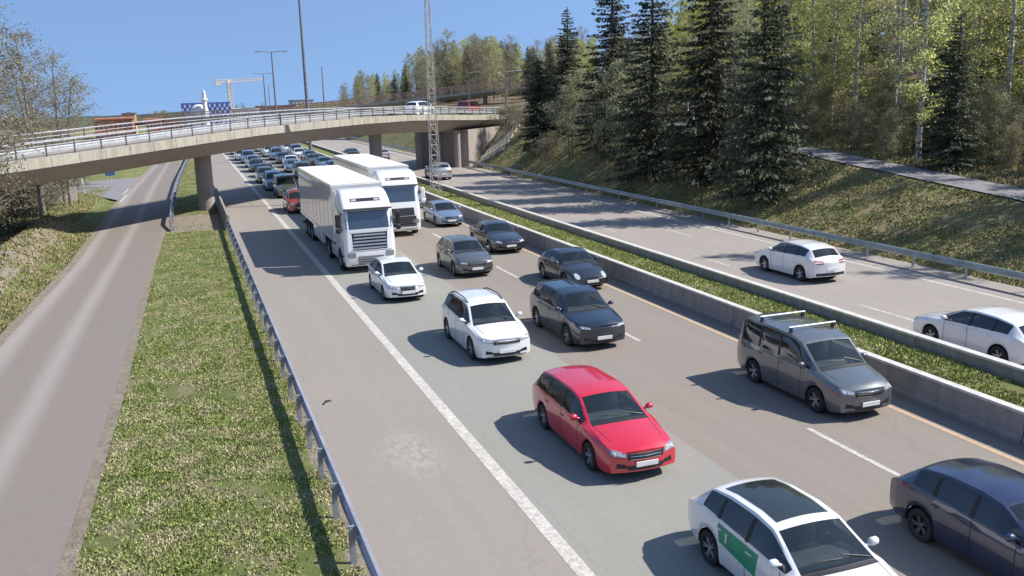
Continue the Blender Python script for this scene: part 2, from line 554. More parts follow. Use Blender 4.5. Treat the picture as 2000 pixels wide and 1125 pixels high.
def grid_axis(*segs):
    out = []
    for s in segs:
        out += list(np.linspace(*s)) if isinstance(s, tuple) else [s]
    return sorted(set(round(float(q), 3) for q in out))
XS = grid_axis(-6000, -3000, -1500, -800, -400, -250, -150, -100, -75, (-55, -20, 24), (-19, -2, 35), (-1.75, 2.6, 18), 4, 10, 17, 20, 26, (30.9, 42.5, 36), (43.5, 110, 45), 125, 150, 200, 300, 500, 1000, 2000, 4000, 7000)
YS = grid_axis(-400, -150, -80, -50, (-30, 12, 22), (13, 75, 90), (76, 130, 45), (134, 300, 40), 330, 380, 450, 600, 900, 1500, 3000, 5000, 9000)
def build_ground():
    nx, ny = len(XS), len(YS)
    vs = [(x, y, ground_z(x, y)) for y in YS for x in XS]
    fs = []; mi = []
    for j in range(ny-1):
        yc = (YS[j]+YS[j+1])/2
        for i in range(nx-1):
            xc = (XS[i]+XS[i+1])/2
            a = j*nx+i
            fs.append((a, a+1, a+nx+1, a+nx))
            if xc > path_x(yc)+1.4: k = 2
            elif xc > 30.5: k = 1
            elif xc > 2.2: k = 3
            elif xc > interp_edge(LR_R, yc)-.1: k = 3 if (62.5 < yc+.5*nz(xc, yc, 1.1) < 71.5) else 0
            else:
                d = interp_edge(LR_L, yc)-xc
                k = 3 if d < .35 else (5 if 1.7 < d < 4.2 and 28 < yc < 66 else (0 if d < 12 else 1))
            if yc > 420 or abs(xc) > 200: k = 4
            mi.append(k)
    me = bpy.data.meshes.new('ground')
    me.from_pydata(vs, [], fs)
    for k in ('grass_g', 'grass_dry', 'forest_floor', 'gravel', 'far_ground', 'bank'): me.materials.append(M[k])
    me.polygons.foreach_set('material_index', mi)
    me.polygons.foreach_set('use_smooth', [True]*len(fs))
    o = link(bpy.data.objects.new('ground', me))
    tag(o, kind='structure')
M['bank'] = grass_mat('stony_bank', [(.36, .30, .24), (.20, .19, .09), (.42, .36, .30)], .8)
build_ground()

def strip(name, L, Rr, z, mat, parent=None, kind='structure', step=4.0):
    """road sheet between two edge polylines given as (x, y); UV u across, v along"""
    y0, y1 = max(L[0][1], Rr[0][1]), min(L[-1][1], Rr[-1][1])
    n = max(2, int((y1-y0)/step)+1)
    vs = []; fs = []; uv = []
    nc = 4
    for j in range(n):
        y = y0 + (y1-y0)*j/(n-1)
        a, b = interp_edge(L, y), interp_edge(Rr, y)
        zz = z(y) if callable(z) else z
        for k in range(nc+1):
            vs.append((a+(b-a)*k/nc, y, zz)); uv.append((k/nc, y))
    for j in range(n-1):
        for k in range(nc):
            q = j*(nc+1)+k
            fs.append((q, q+1, q+nc+2, q+nc+1))
    me = bpy.data.meshes.new(name)
    me.from_pydata(vs, [], fs)
    ul = me.uv_layers.new(name='UVMap')
    for lp in me.loops: ul.data[lp.index].uv = uv[lp.vertex_index]
    me.materials.append(mat)
    o = link(bpy.data.objects.new(name, me), parent)
    if kind and parent is None: o['kind'] = kind
    return o
YE = 1200
st = lambda x: [(x, -20), (x, YE)]
strip('hard_shoulder', st(2.45), st(5.72), 0, M['asph_shoulder'], step=30)
strip('slow_lane', st(5.72), st(10.55), 0.0, M['asph_grey'], step=30)
strip('fast_lanes', st(10.55), st(17.54), 0.0, M['asph_brown'], step=30)
strip('opposite_carriageway', st(20.08), st(30.95), 0.0, M['asph_right'], step=30)
strip('local_road', LR_L, LR_R, .045, M['asph_local'], step=2)
strip('footpath', [(path_x(y)-1.45, y) for y in range(0, 121, 4)], [(path_x(y)+1.35, y) for y in range(0, 121, 4)], lambda y: path_z(y)+.03, M['asph_path'], step=2)
strip('gravel_edge', [(x-.05, y) for x, y in LR_R], [(x+.34+.06*math.sin(y*1.7), y) for x, y in LR_R], .041, M['gravel'], step=1.5)
strip('gravel_edge', [(x-.42, y) for x, y in LR_L], [(x+.05, y) for x, y in LR_L], .041, M['gravel'], step=1.5)
# side road joining the local road from the left behind the bridge
def poly_sheet(name, pts, z, mat):
    mb = MB(); mb.add([(x, y, z) for x, y in pts], [tuple(range(len(pts)))])
    return tag(mb.build(name, mat), kind='structure')
mb = MB(); sr = [((-5.4, 86), (-5.0, 113)), ((-7.5, 90.5), (-7.0, 109.5)), ((-10, 95.5), (-9.5, 107.5)), ((-13, 100), (-12.5, 108.5)), ((-20, 106), (-20, 113.5)), ((-30, 113), (-30, 121))]
vs = []
for a_, b_ in sr:
    for k in range(9):
        px_, py_ = a_[0]+(b_[0]-a_[0])*k/8, a_[1]+(b_[1]-a_[1])*k/8
        vs.append((px_, py_, .03 if px_ > -5.6 else max(.03, ground_z(px_, py_)+.05)))
mb.add(vs, [(i*9+k, i*9+k+1, (i+1)*9+k+1, (i+1)*9+k) for i in range(5) for k in range(8)])
tag(mb.build('side_road', M['asph_path'], smooth=60), kind='structure')

# painted markings, each line or dash a piece of its own
def mark(name, x0, x1, y0, y1, mat, z=.005):
    mb = MB(); n = max(2, int((y1-y0)/20)+1)
    vs = []; fs = []
    for j in range(n):
        y = y0+(y1-y0)*j/(n-1)
        vs += [(x0, y, z), (x1, y, z)]
    for j in range(n-1): fs.append((2*j, 2*j+1, 2*j+3, 2*j+2))
    mb.add(vs, fs)
    return tag(mb.build(name, mat), kind='structure')
mark('edge_line', 5.74, 6.04, -10, 600, M['line_white'])
mark('median_line', 16.52, 16.67, -10, 600, M['line_yellow'])
for k in range(-1, 22):
    y = 15.9+12*k
    mark('lane_dash', 13.66, 13.80, y-1.2, y+1.9, M['line_white'])
for k in range(-1, 20):
    mark('lane_dash', 23.42, 23.55, 24.6+12*k, 27.7+12*k, M['line_white'])
    mark('lane_dash', 26.38, 26.51, 45+12.6*(k-2), 48+12.6*(k-2), M['line_white'])
mark('edge_line', 28.75, 28.93, -10, 600, M['line_white'])
mark('edge_line', 20.42, 20.54, -10, 600, M['line_yellow'])
for pts in ([(-5.62, 84), (-5.45, 84), (-5.2, 92), (-5.37, 92)], [(-5.75, 92), (-5.6, 92), (-5.35, 98), (-5.5, 98)]):
    mb = MB(); mb.add([(x, y, .062) for x, y in pts], [(0, 1, 2, 3)])
    tag(mb.build('edge_line', M['line_white']), kind='structure')

# ------------------------------------------------------------------ median walls with grass between
def wall_run(name, x0, x1, h, y0, y1, label, top_side):
    w = empty(name, ((x0+x1)/2, y0, 0)); tag(w, label, 'barrier')
    seg = 6.0; n = int((y1-y0)/seg)
    base = None; lit_top = None
    xm = (x0+x1)/2
    for k in range(n):
        if base is None:
            mb = MB(); mb.extrude([(x0-xm-.05, -.1), (x0-xm-.05, .10), (x0-xm, .16), (x0-xm+.02, h-.07), (x1-xm-.02, h-.07), (x1-xm, .16), (x1-xm+.05, .1), (x1-xm+.05, -.1)],
                       lambda i: (lambda a, b: (a, (0.015 if i == 0 else seg-.015), b)), 2)
            base = mb.mesh('wall_panel', M['conc_wall'])
            mb = MB(); mb.cbox((0, seg/2, h-.035), (x1-x0+.06, seg-.02, .07), .012)  # thin strip along the wall top that carries the painted sunlight
            lit_top = mb.mesh('sunlit_top', M['conc_lit_top'])
        p = link(bpy.data.objects.new('wall_panel', base), w); p.location = (0, k*seg, 0)
        c = link(bpy.data.objects.new('sunlit_top', lit_top), p)
    return w
wall_run('median_barrier', 17.5, 17.7, .77, 3, 303, 'concrete wall along the queued lanes, nearer edge of the grass median', 'l')
wall_run('median_barrier', 19.9, 20.12, .86, 3, 303, 'concrete wall along the open carriageway, farther edge of the grass median', 'r')
def median_bed():
    mb = MB(); ys = np.linspace(3, 303, 301); xs = np.linspace(17.69, 19.91, 9)
    vs = [(x, y, .47+.08*math.sin(math.pi*(x-17.7)/2.2)+.06*nz(x, y, .9, 5)) for y in ys for x in xs]
    fs = [(j*9+i, j*9+i+1, (j+1)*9+i+1, (j+1)*9+i) for j in range(300) for i in range(8)]
    mb.add(vs, fs)
    tag(mb.build('median_bed', M['grass_med'], smooth=60), kind='structure')
median_bed()

# ------------------------------------------------------------------ grass (uncountable: stuff)
def grass_field(name, label, regions, mat, seed, hmin, hmax, zf, width=.035):
    rng = np.random.default_rng(seed)
    V = []; 
    for (xa, xb, y0, y1, dens) in regions:
        n = int(max(0, dens*(y1-y0)*abs((xb((y0+y1)/2))-xa((y0+y1)/2))))
        ys = rng.uniform(y0, y1, n)
        us = rng.uniform(0, 1, n)
        for y, u in zip(ys, us):
            a, b = xa(y), xb(y)
            x = a+(b-a)*u
            if rng.random() > .18 + 1.15*(nz(x, y, .8, 9)+.5) - .35*max(0, nz(x, y, .27, 14)): continue
            if name == 'verge_grass' and (62 < y < 72 or (x > 1.2 and y < 26 and nz(x, y, .6, 21) > .14)) and rng.random() < .92: continue
            V.append((x, y, zf(x, y)))
    P = np.array(V); n = len(P); nb = 3
    base = np.repeat(P, nb, 0)
    k = len(base)
    ang = rng.uniform(0, 2*np.pi, k); hh = rng.uniform(hmin, hmax, k)
    off = rng.normal(0, .035, (k, 2)); base[:, :2] += off
    dx = np.cos(ang)*width*rng.uniform(.6, 1.5, k); dy = np.sin(ang)*width*rng.uniform(.6, 1.5, k)
    lean = rng.normal(0, .6, (k, 2))*hh[:, None]
    v = np.empty((k, 3, 3))
    v[:, 0] = base - np.stack([dx, dy, np.full(k, .02)], 1)
    v[:, 1] = base + np.stack([dx, dy, np.full(k, -.02)], 1)
    v[:, 2] = base + np.stack([lean[:, 0], lean[:, 1], hh], 1)
    return tri_mesh(name, v, mat, rng.random(k), label=label)

def tri_mesh(name, v, mat, rnd, label=None, cat=None, parent=None, kind='stuff', obj=True):
    k = len(v)
    me = bpy.data.meshes.new(name)
    me.vertices.add(k*3); me.loops.add(k*3); me.polygons.add(k)
    me.vertices.foreach_set('co', v.reshape(-1))
    me.loops.foreach_set('vertex_index', np.arange(k*3))
    me.polygons.foreach_set('loop_start', np.arange(k)*3)
    me.polygons.foreach_set('loop_total', np.full(k, 3))
    at = me.attributes.new('rnd', 'FLOAT', 'FACE'); at.data.foreach_set('value', rnd.astype(np.float32))
    me.materials.append(mat); me.update(); me.validate()
    if not obj: return me
    o = link(bpy.data.objects.new(name, me), parent)
    return tag(o, label, cat, kind=kind)
rE = lambda y: interp_edge(LR_R, y)
lE = lambda y: interp_edge(LR_L, y)
grass_field('verge_grass', 'patchy spring grass between the local road and the guardrail',
    [(lambda y: rE(y)+.33, lambda y: 2.28, 12, 34, 560), (lambda y: rE(y)+.33, lambda y: 2.28, 34, 66, 300), (lambda y: rE(y)+.2, lambda y: 2.2, 66, 130, 60)], M['grass_gb'], 3, .012, .06, ground_z, .032)
grass_field('bank_grass', 'rough grass on the bank left of the local road',
    [(lambda y: lE(y)-1.9, lambda y: lE(y)-.4, 25, 66, 170), (lambda y: lE(y)-8, lambda y: lE(y)-1.9, 35, 100, 50)], M['grass_dryb'], 4, .04, .14, ground_z, .04)
grass_field('median_grass', 'grass growing between the two concrete median walls',
    [(lambda y: 17.75, lambda y: 19.85, 10, 50, 260), (lambda y: 17.75, lambda y: 19.85, 50, 110, 110)], M['grass_medb'], 5, .02, .08, lambda x, y: .48+.08*math.sin(math.pi*(x-17.7)/2.2), .035)
grass_field('slope_grass', 'dry olive grass on the right hand embankment',
    [(lambda y: 31.0, lambda y: path_x(y)-1.6, 22, 75, 90), (lambda y: 31, lambda y: 35, 75, 140, 30)], M['grass_dryb'], 6, .03, .12, ground_z, .05)
grass_field('wood_floor_growth', 'low growth and leaf litter on the floor of the wood',
    [(lambda y: path_x(y)+1.6, lambda y: path_x(y)+14, 28, 90, 22)], M['grass_dryb'], 8, .06, .25, ground_z, .07)

def stones():
    rng = random.Random(5); mb = MB()
    for k in range(900):
        y = rng.uniform(24, 68)
        d = rng.choice([rng.uniform(.0, .5), rng.uniform(1.4, 4.2), rng.uniform(1.4, 4.2)])
        x = lE(y)-d; s = rng.uniform(.04, .14)*(1.6 if d > 1 and rng.random() < .2 else 1)
        z = ground_z(x, y)+s*.2
        o = [Vector((rng.uniform(.6, 1), 0, 0)), Vector((-rng.uniform(.6, 1), 0, 0)), Vector((0, rng.uniform(.6, 1), 0)), Vector((0, -rng.uniform(.6, 1), 0)), Vector((0, 0, rng.uniform(.4, .9))), Vector((0, 0, -.4))]
        mb.add([Vector((x, y, z))+q*s for q in o], [(0, 2, 4), (2, 1, 4), (1, 3, 4), (3, 0, 4), (2, 0, 5), (1, 2, 5), (3, 1, 5), (0, 3, 5)])
    tag(mb.build('rubble', M['gravel']), 'loose stones on the bank left of the local road', kind='stuff')
stones()

# ------------------------------------------------------------------ guardrails
W_PROF = [(0, .155), (.035, .13), (.078, .075), (.035, .025), (.02, 0), (.035, -.025), (.078, -.075), (.035, -.13), (0, -.155)]
def w_beam(mb, pts, zc, side):
    """W shaped steel beam along pts (x,y,z); side=+1 bulges to +x"""
    prof = [(side*a, b) for a, b in W_PROF] + [(side*(a-.012), b) for a, b in W_PROF[::-1]]
    def fn(i):
        p = pts[i]
        return lambda a, b: (p[0]+a, p[1], p[2]+zc+b)
    mb.extrude(prof, fn, len(pts))
def guardrail(name, label, pts, zc, side, spacing, post_side, mats, bracket=True):
    """pts: polyline, one beam part, every post a part"""
    g = empty(name, (pts[0][0], pts[0][1], 0)); tag(g, label, 'guardrail')
    o = Vector((pts[0][0], pts[0][1], 0))
    loc = [(p[0]-o.x, p[1]-o.y, p[2]) for p in pts]
    mb = MB(); w_beam(mb, loc, zc, side); mb.build('rail_beam', mats[0], g, smooth=40, fixn=True)
    mb = MB(); mb.tube([(.0, 0, 0), (.0, 1, 0)], .01); 
    pm = MB()
    pm.box(-.055, .055, -.03, .03, -.5, zc+.12)
    pm.box(min(0, -post_side*.12), max(0, -post_side*.12), -.05, .05, zc-.07, zc+.07)
    pmesh = pm.mesh('post', mats[1])
    ys = [p[1] for p in loc]; xs = [p[0] for p in loc]; zs = [p[2] for p in loc]
    y = .5
    while y < ys[-1]:
        po = link(bpy.data.objects.new('post', pmesh), g)
        po.location = (float(np.interp(y, ys, xs))+post_side*.10, y, float(np.interp(y, ys, zs)))
        y += spacing
    return g
guardrail('guardrail', 'bluish steel guardrail between the grass verge and the hard shoulder', [(2.28, y, 0) for y in np.arange(7, 62.1, 1.0)], .62, 1, 2.0, -1, (M['steel'], M['steel_post']))
guardrail('guardrail', 'steel guardrail beyond the bridge pillar on the far verge', [(2.28, y, 0) for y in np.arange(84, 250, 4.0)], .62, 1, 4.0, -1, (M['steel'], M['steel_post']))
guardrail('guardrail', 'long steel guardrail at the foot of the wooded embankment', [(30.3, y, 0) for y in np.arange(5, 260, 4.0)], .62, -1, 3.0, 1, (M['steel_green'], M['steel_post']))
guardrail('guardrail', 'short curved guardrail with a ramped end along the local road', [(-1.2, 63.5, -.45), (-1.25, 65.2, -.2), (-1.28, 67, 0)] + [(float(np.interp(y, [67, 79, 103, 126, 160], [-1.28, -1.2, -.75, .05, 1.2])), y, 0) for y in range(70, 150, 4)], .62, -1, 4.0, 1, (M['steel'], M['steel_post']))
# concrete barrier that shields the bridge pillar
g = empty('pillar_barrier', (2.3, 62, 0)); tag(g, 'concrete barrier shielding the near bridge pillar beside the shoulder', 'barrier')
for k in range(5):
    mb = MB(); mb.extrude([(-.22, -.1), (-.22, .12), (-.10, .35), (-.07, 1.02), (.07, 1.02), (.10, .35), (.22, .12), (.22, -.1)], lambda i: (lambda a, b: (a, k*4+(.02 if i == 0 else 3.98), b)), 2)
    mb.build('barrier_block', M['conc_wall'], g, fixn=True)

# ------------------------------------------------------------------ the road bridge over the motorway
BD = Vector((.663, .749, 0)).normalized(); BN = Vector((-BD.y, BD.x, 0))
BZX = [-30, -9.2, -3.2, 1.5, 5.3, 9.6, 15, 21.2, 25, 34, 44]
BZZ = [4.7, 5.30, 5.64, 5.92, 6.12, 6.22, 6.30, 6.24, 6.06, 5.55, 5.35]
def bp(x, o=0.0, dz=0.0):
    return Vector((x, 66+1.13*x, float(np.interp(x, BZX, BZZ))+dz)) + BN*o
bridge = empty('road_bridge', (0, 66, 0)); tag(bridge, 'long curved concrete bridge carrying a road over all carriageways', 'bridge')
BO = Vector((0, 66, 0))
bxs = list(np.arange(-28, 40.1, 1.0))
SEC = [(0, 0), (0, -.58), (1.9, -1.5), (2.8, -1.72), (5.2, -1.72), (6.1, -1.5), (8, -.58), (8, 0)]
mb = MB(); mb.extrude(SEC, lambda i: (lambda a, b: bp(bxs[i], a, b)-BO), len(bxs)); mb.build('deck_girder', M['conc_bridge'], bridge, smooth=20, fixn=True)
mb = MB(); mb.extrude([(.5, .008), (.5, .03), (7.5, .03), (7.5, .008)], lambda i: (lambda a, b: bp(bxs[i], a, b)-BO), len(bxs)); mb.build('deck_surface', M['asph_right'], bridge, fixn=True)
x = -27.0
step = 2.0*BD.x
while x < 38.5:      # cast edge panels, a narrow joint between them
    mb = MB()
    j = random.uniform(-.006, .006)
    mb.extrude([(-.10+j, .07), (-.10+j, -.50), (.02, -.50), (.02, -.002), (.42, -.002), (.42, .07)], lambda i: (lambda a, b: bp(x+(.012 if i == 0 else step-.012), a, b)-BO), 2)
    mb.build('edge_panel', M['conc_fascia'], bridge, fixn=True)
    x += step
def railing(parent, P, xs, spacing, h, rails, mats, origin, r=.03, post=.045):
    rg = None
    for k, (hh, rr) in enumerate(rails):
        mb = MB(); mb.tube([P(q)+Vector((0, 0, hh))-origin for q in xs], rr, 5)
        o = mb.build('railing' if k == 0 else 'rail_tube', mats[0], parent if rg is None else rg, smooth=50)
        if rg is None: rg = o
    q = xs[0]
    pm = MB(); pm.box(-post, post, -post, post, -.1, h); pmesh = pm.mesh('post', mats[1])
    while q < xs[-1]:
        po = link(bpy.data.objects.new('post', pmesh), rg); po.location = P(q)-origin
        q += spacing
    return rg
rxs = list(np.arange(-27, 39, 1.5))
railing(bridge, lambda q: bp(q, .2, .1), rxs, step, .8, [(.8, .05), (.58, .03), (.4, .03), (.22, .03)], (M['rail_light'], M['rail_dark']), BO)
railing(bridge, lambda q: bp(q, 7.8, .1), rxs, step, .8, [(.8, .05), (.52, .03), (.28, .03)], (M['rail_light'], M['rail_dark']), BO)
mb = MB()
for i in range(1):
    w_pts = [bp(q, 1.0, 0)-BO for q in rxs]
    prof = [(a, b+.45) for a, b in W_PROF]+[(a-.012, b+.45) for a, b in W_PROF[::-1]]
    mb.extrude(prof, lambda i: (lambda a, b: w_pts[i]+BN*a+Vector((0, 0, b))), len(w_pts))
mb.build('deck_guardrail', M['steel_post'], bridge, smooth=40, fixn=True)
def pillar(cx, cy, z1, rad=.62):
    mb = MB(); mb.lathe([(rad, -.3), (rad, z1-.5), (rad*1.12, z1+.05)], 24, c=(cx-BO.x, cy-BO.y, 0)); mb.build('pillar', M['conc_pillar'], bridge, smooth=40)
pillar(1.3, 74.5, 4.5); pillar(18.25, 93.0, 4.75)
mb = MB()
vs = []
for xx, zz in ((30.6, 0), (31.2, 1)):
    pass
A0 = bp(31.0, .6); A1 = bp(31.0, 7.4); A2 = bp(41, 7.4); A3 = bp(41, .6)
vs = [(q.x-BO.x, q.y-BO.y, zz) for zz in (-.2, 4.15) for q in (A0, A1, A2, A3)]
mb.add(vs, [(0, 1, 5, 4), (1, 2, 6, 5), (2, 3, 7, 6), (3, 0, 4, 7), (4, 5, 6, 7)]); mb.build('abutment', M['conc_pillar'], bridge, fixn=True)
for oo in (1.6, 4, 6.4):
    q = bp(30.4, oo); pillar(q.x, q.y, 4.1, .38)
# paved cone in front of the abutment wing
mb = MB()
for k in range(9):
    for j in range(4):
        a = bp(31.2+k*.83, -.6-j*.9); 
        z0 = ground_z(a.x, a.y)
        mb2 = MB(); mb2.cbox((0, 0, 0), (1.22, .87, .12), .02)
        o = mb2.build('slope_slab', M['conc_fascia'], bridge)
        o.location = (a.x-BO.x, a.y-BO.y, z0+.10)
        e = .5
        nrm = Vector((ground_z(a.x-e, a.y)-ground_z(a.x+e, a.y), ground_z(a.x, a.y-e)-ground_z(a.x, a.y+e), 2*e)).normalized()
        qx = (BD - nrm*BD.dot(nrm)).normalized(); qy = nrm.cross(qx)
        o.rotation_euler = Matrix((qx, qy, nrm)).transposed().to_euler()

# ------------------------------------------------------------------ slimmer bridge behind
b2 = empty('footbridge', (30, 180, 0)); tag(b2, 'slim brown bridge deck rising to the wood behind the road bridge', 'bridge')
P2 = [(-12, 244, 3.9), (10.6, 212, 4.95), (28, 190, 6.05), (43.4, 169, 7.75), (48.5, 161, 8.3), (53.5, 153, 8.95), (66, 138, 9.3)]
def p2(t):
    xs = [q[0] for q in P2]
    return Vector((t, float(np.interp(t, xs, [q[1] for q in P2])), float(np.interp(t, xs, [q[2] for q in P2]))))
B2D = Vector((.62, -.784, 0)); B2N = Vector((.784, .62, 0)); O2 = Vector((30, 180, 0))
t2 = list(np.arange(-12, 66.1, 2.0))
mb = MB(); mb.extrude([(0, 0), (0, -.45), (.8, -1.0), (3.2, -1.0), (4, -.45), (4, 0)], lambda i: (lambda a, b: p2(t2[i])+B2N*a+Vector((0, 0, b))-O2), len(t2)); mb.build('deck', M['conc_fascia'], b2, smooth=20, fixn=True)
for off in (.12, 3.88):
    railing(b2, lambda q: p2(q)+B2N*off, t2, 1.5, 1.25, [(1.25, .06), (.8, .05), (.4, .05)], (M['rust'], M['rust']), O2, post=.05)
for t in (17.9, 32.5, 41, 50, 58):
    q = p2(t)+B2N*2-O2; mb = MB(); mb.lathe([(.4, -1), (.4, q.z-.9)], 14, c=(q.x, q.y, 0)); mb.build('pier', M['conc_pillar'], b2, smooth=40)

# ------------------------------------------------------------------ far setting
def at(u, v, Y):
    r = fw + rt*((u-1000)/F_PX) - upv*((v-562.5)/F_PX)
    return Vector((0, 0, CAM_H)) + r*(Y/r.y)
def hills():
    prof = [(-3200, 30), (-1800, 55), (-1000, 62), (-560, 34), (-320, 24), (-120, 46), (60, 70), (200, 78), (330, 62), (520, 60), (900, 90), (1600, 130), (2600, 140), (4200, 90)]
    xs = np.linspace(-3200, 4200, 160); mb = MB(); vs = []
    for j, (dy, k) in enumerate(((0, 0), (150, .55), (350, .9), (700, 1.0), (1400, .3))):
        for x in xs:
            h = float(np.interp(x, [q[0] for q in prof], [q[1] for q in prof]))
            vs.append((x, 3600+dy+.05*abs(x), -52+k*(h*.26+2.5*nz(x, j*40, .016, 3)+1.5*nz(x, 0, .06, 4)+14*sstep(100, 900, x))))
    n = len(xs)
    mb.add(vs, [(j*n+i, j*n+i+1, (j+1)*n+i+1, (j+1)*n+i) for j in range(4) for i in range(n-1)])
    tag(mb.build('hills', M['hill'], smooth=60), kind='structure')
hills()

def building(name, label, u0, u1, vt, Y, depth, colr, roofc, cols, rows, win, parapet=.4, zb=-.5):
    a, b = at(u0, vt, Y), at(u1, vt, Y)
    w = (b-a).length; top = (a.z+b.z)/2
    o = empty(name, (a.x, a.y, zb), math.atan2(b.y-a.y, b.x-a.x)); tag(o, label, 'building')
    H = top-zb
    mb = MB(); mb.box(0, w, 0, depth, 0, H-.3); mb.build('wall', colr, o)
    mb = MB(); mb.box(-.25, w+.25, -.25, depth+.25, H-.297, H); mb.build('roof', roofc, o)
    cw = w/cols; rh = (H-.8)/rows
    pm = MB(); pm.box(cw*.22, cw*.78, -.06, .04, rh*.3, rh*.82); pmesh = pm.mesh('window', win)
    for i in range(cols):
        for j in range(rows):
            q = link(bpy.data.objects.new('window', pmesh), o); q.location = (i*cw, 0, j*rh)
    return o
M['brick'] = simple('orange_brick', (.43, .165, .11), .8, var=.25, scale=.6)
M['brick2'] = simple('pink_brick', (.46, .22, .16), .8, var=.25, scale=.6)
M['yellowwall'] = simple('yellow_render', (.62, .44, .20), .8)
M['whitewall'] = simple('white_render', (.70, .69, .68), .7, var=.1)
M['bluepanel'] = simple('blue_panel', (.07, .10, .36), .4, var=.15)
M['palepanel'] = simple('pale_blue_panel', (.42, .50, .66), .4, var=.1)
M['darkroof'] = simple('dark_roof', (.12, .11, .11), .8)
M['win'] = simple('window_glass_dark', (.06, .075, .10), .12, 0, .8)
building('terraced_building', 'orange brick block beyond the bridge, behind the left birches', 182, 258, 231, 232, 14, M['brick'], M['brick'], 8, 2, M['win'])
building('terraced_building', 'yellow gabled block peeping over the orange brick block', 238, 262, 221, 262, 10, M['yellowwall'], M['darkroof'], 3, 2, M['win'])
building('terraced_building', 'small orange block right of the yellow gable', 284, 314, 232, 226, 10, M['brick'], M['brick'], 4, 2, M['win'])
building('terraced_building', 'long pink brick block left of the blue chequered building', 300, 356, 234, 246, 12, M['brick2'], M['brick2'], 7, 2, M['win'])
building('terraced_building', 'low white building with dark windows right of the crane', 458, 506, 212, 345, 16, M['whitewall'], M['whitewall'], 8, 2, M['win'])
building('terraced_building', 'white block below the tall lamp mast', 572, 612, 195, 380, 16, M['whitewall'], M['darkroof'], 5, 3, M['win'])
building('terraced_building', 'brown low building row beyond the footbridge', 505, 575, 206, 372, 16, M['brick2'], M['darkroof'], 10, 2, M['win'])

# blue chequered building with each facade panel a piece
a, b = at(353, 202, 300), at(450, 200, 300)
chk = empty('chequered_building', (a.x, a.y, -.5), math.atan2(b.y-a.y, b.x-a.x)); tag(chk, 'blue chequered tile building behind the white dome and minaret', 'building')
w = (b-a).length; H = a.z+.5
mb = MB(); mb.box(0, w, 0, 14, 0, H); mb.build('wall', M['bluepanel'], chk)
nc, nr = 20, 7
pm = [MB().box(.06, w/nc-.06, -.08, -.004, .05, (H-1.0)/nr-.05).mesh('facade_panel', M[k]) for k in ('bluepanel', 'palepanel')]
for i in range(nc):
    for j in range(nr):
        q = link(bpy.data.objects.new('facade_panel', pm[(i+j) % 2]), chk); q.location = (i*w/nc, 0, .6+j*(H-1.0)/nr)
c = at(390, 225, 285)
dome = empty('domed_hall', (c.x, c.y, -.5)); tag(dome, 'white domed hall in front of the blue chequered building', 'building')
mb = MB(); mb.lathe([(2.6, 0), (2.6, 5.2)], 24); mb.build('drum', M['whitewall'], dome, smooth=40)
mb = MB(); mb.lathe([(2.7*math.cos(k*math.pi/16), 5.2+2.6*math.sin(k*math.pi/16)) for k in range(9)], 24); mb.build('dome', M['whitewall'], dome, smooth=60)
c = at(402, 225, 282); tp = at(402, 174, 282)
mn = empty('minaret', (c.x, c.y, -.5)); tag(mn, 'slender white minaret rising beside the dome', 'tower')
hh = tp.z+.5
mb = MB(); mb.lathe([(.75, 0), (.62, hh*.72), (.95, hh*.74), (.95, hh*.77), (.55, hh*.78), (.5, hh*.9)], 12); mb.build('shaft', M['whitewall'], mn, smooth=40)
mb = MB(); mb.lathe([(.6, hh*.9), (.3, hh*.95), (.03, hh)], 12); mb.build('cap', M['palepanel'], mn, smooth=40)

# tower crane
c = at(453, 225, 480); tp = at(451, 160, 480)
cr = empty('tower_crane', (c.x, c.y, -.5), R(8)); tag(cr, 'pale tower crane standing beside the blue chequered building', 'crane')
M['crane'] = simple('crane_paint', (.66, .56, .44), .6)
def lattice(mb, p0, p1, w0, w1, n, r, ax=None):
    p0, p1 = Vector(p0), Vector(p1); d = (p1-p0).normalized()
    a = Vector((1, 0, 0)) if abs(d.x) < .9 else Vector((0, 1, 0))
    a = (a-d*a.dot(d)).normalized(); b = d.cross(a)
    L = [[p0.lerp(p1, k/n)+(a*sx+b*sy)*(w0+(w1-w0)*k/n)/2 for sx, sy in ((-1, -1), (1, -1), (1, 1), (-1, 1))] for k in range(n+1)]
    for c_ in range(4): mb.tube([L[0][c_], L[n][c_]], r, 5)
    for k in range(n):
        for c_ in range(4):
            c2 = (c_+1) % 4
            mb.tube([L[k][c_], L[k+1][c2]] if (k+c_) % 2 else [L[k][c2], L[k+1][c_]], r*.6, 4)
            mb.tube([L[k+1][c_], L[k+1][c2]], r*.55, 4)
hz = tp.z+.5
mb = MB(); lattice(mb, (0, 0, 0), (0, 0, hz), 1.7, 1.7, 14, .16); mb.build('mast', M['crane'], cr)
mb = MB(); lattice(mb, (1, 0, hz+.5), (16, 0, hz+.9), 1.3, .8, 10, .13); mb.build('jib', M['crane'], cr)
mb = MB(); lattice(mb, (-1, 0, hz+.5), (-6, 0, hz+.5), 1.3, 1.2, 4, .13); mb.box(-6.6, -4.2, -.8, .8, hz-1.4, hz+.4); mb.build('counter_jib', M['crane'], cr)
mb = MB(); mb.box(-.9, .9, -.9, .9, hz-.6, hz+1.2); mb.build('cabin', M['whitewall'], cr)

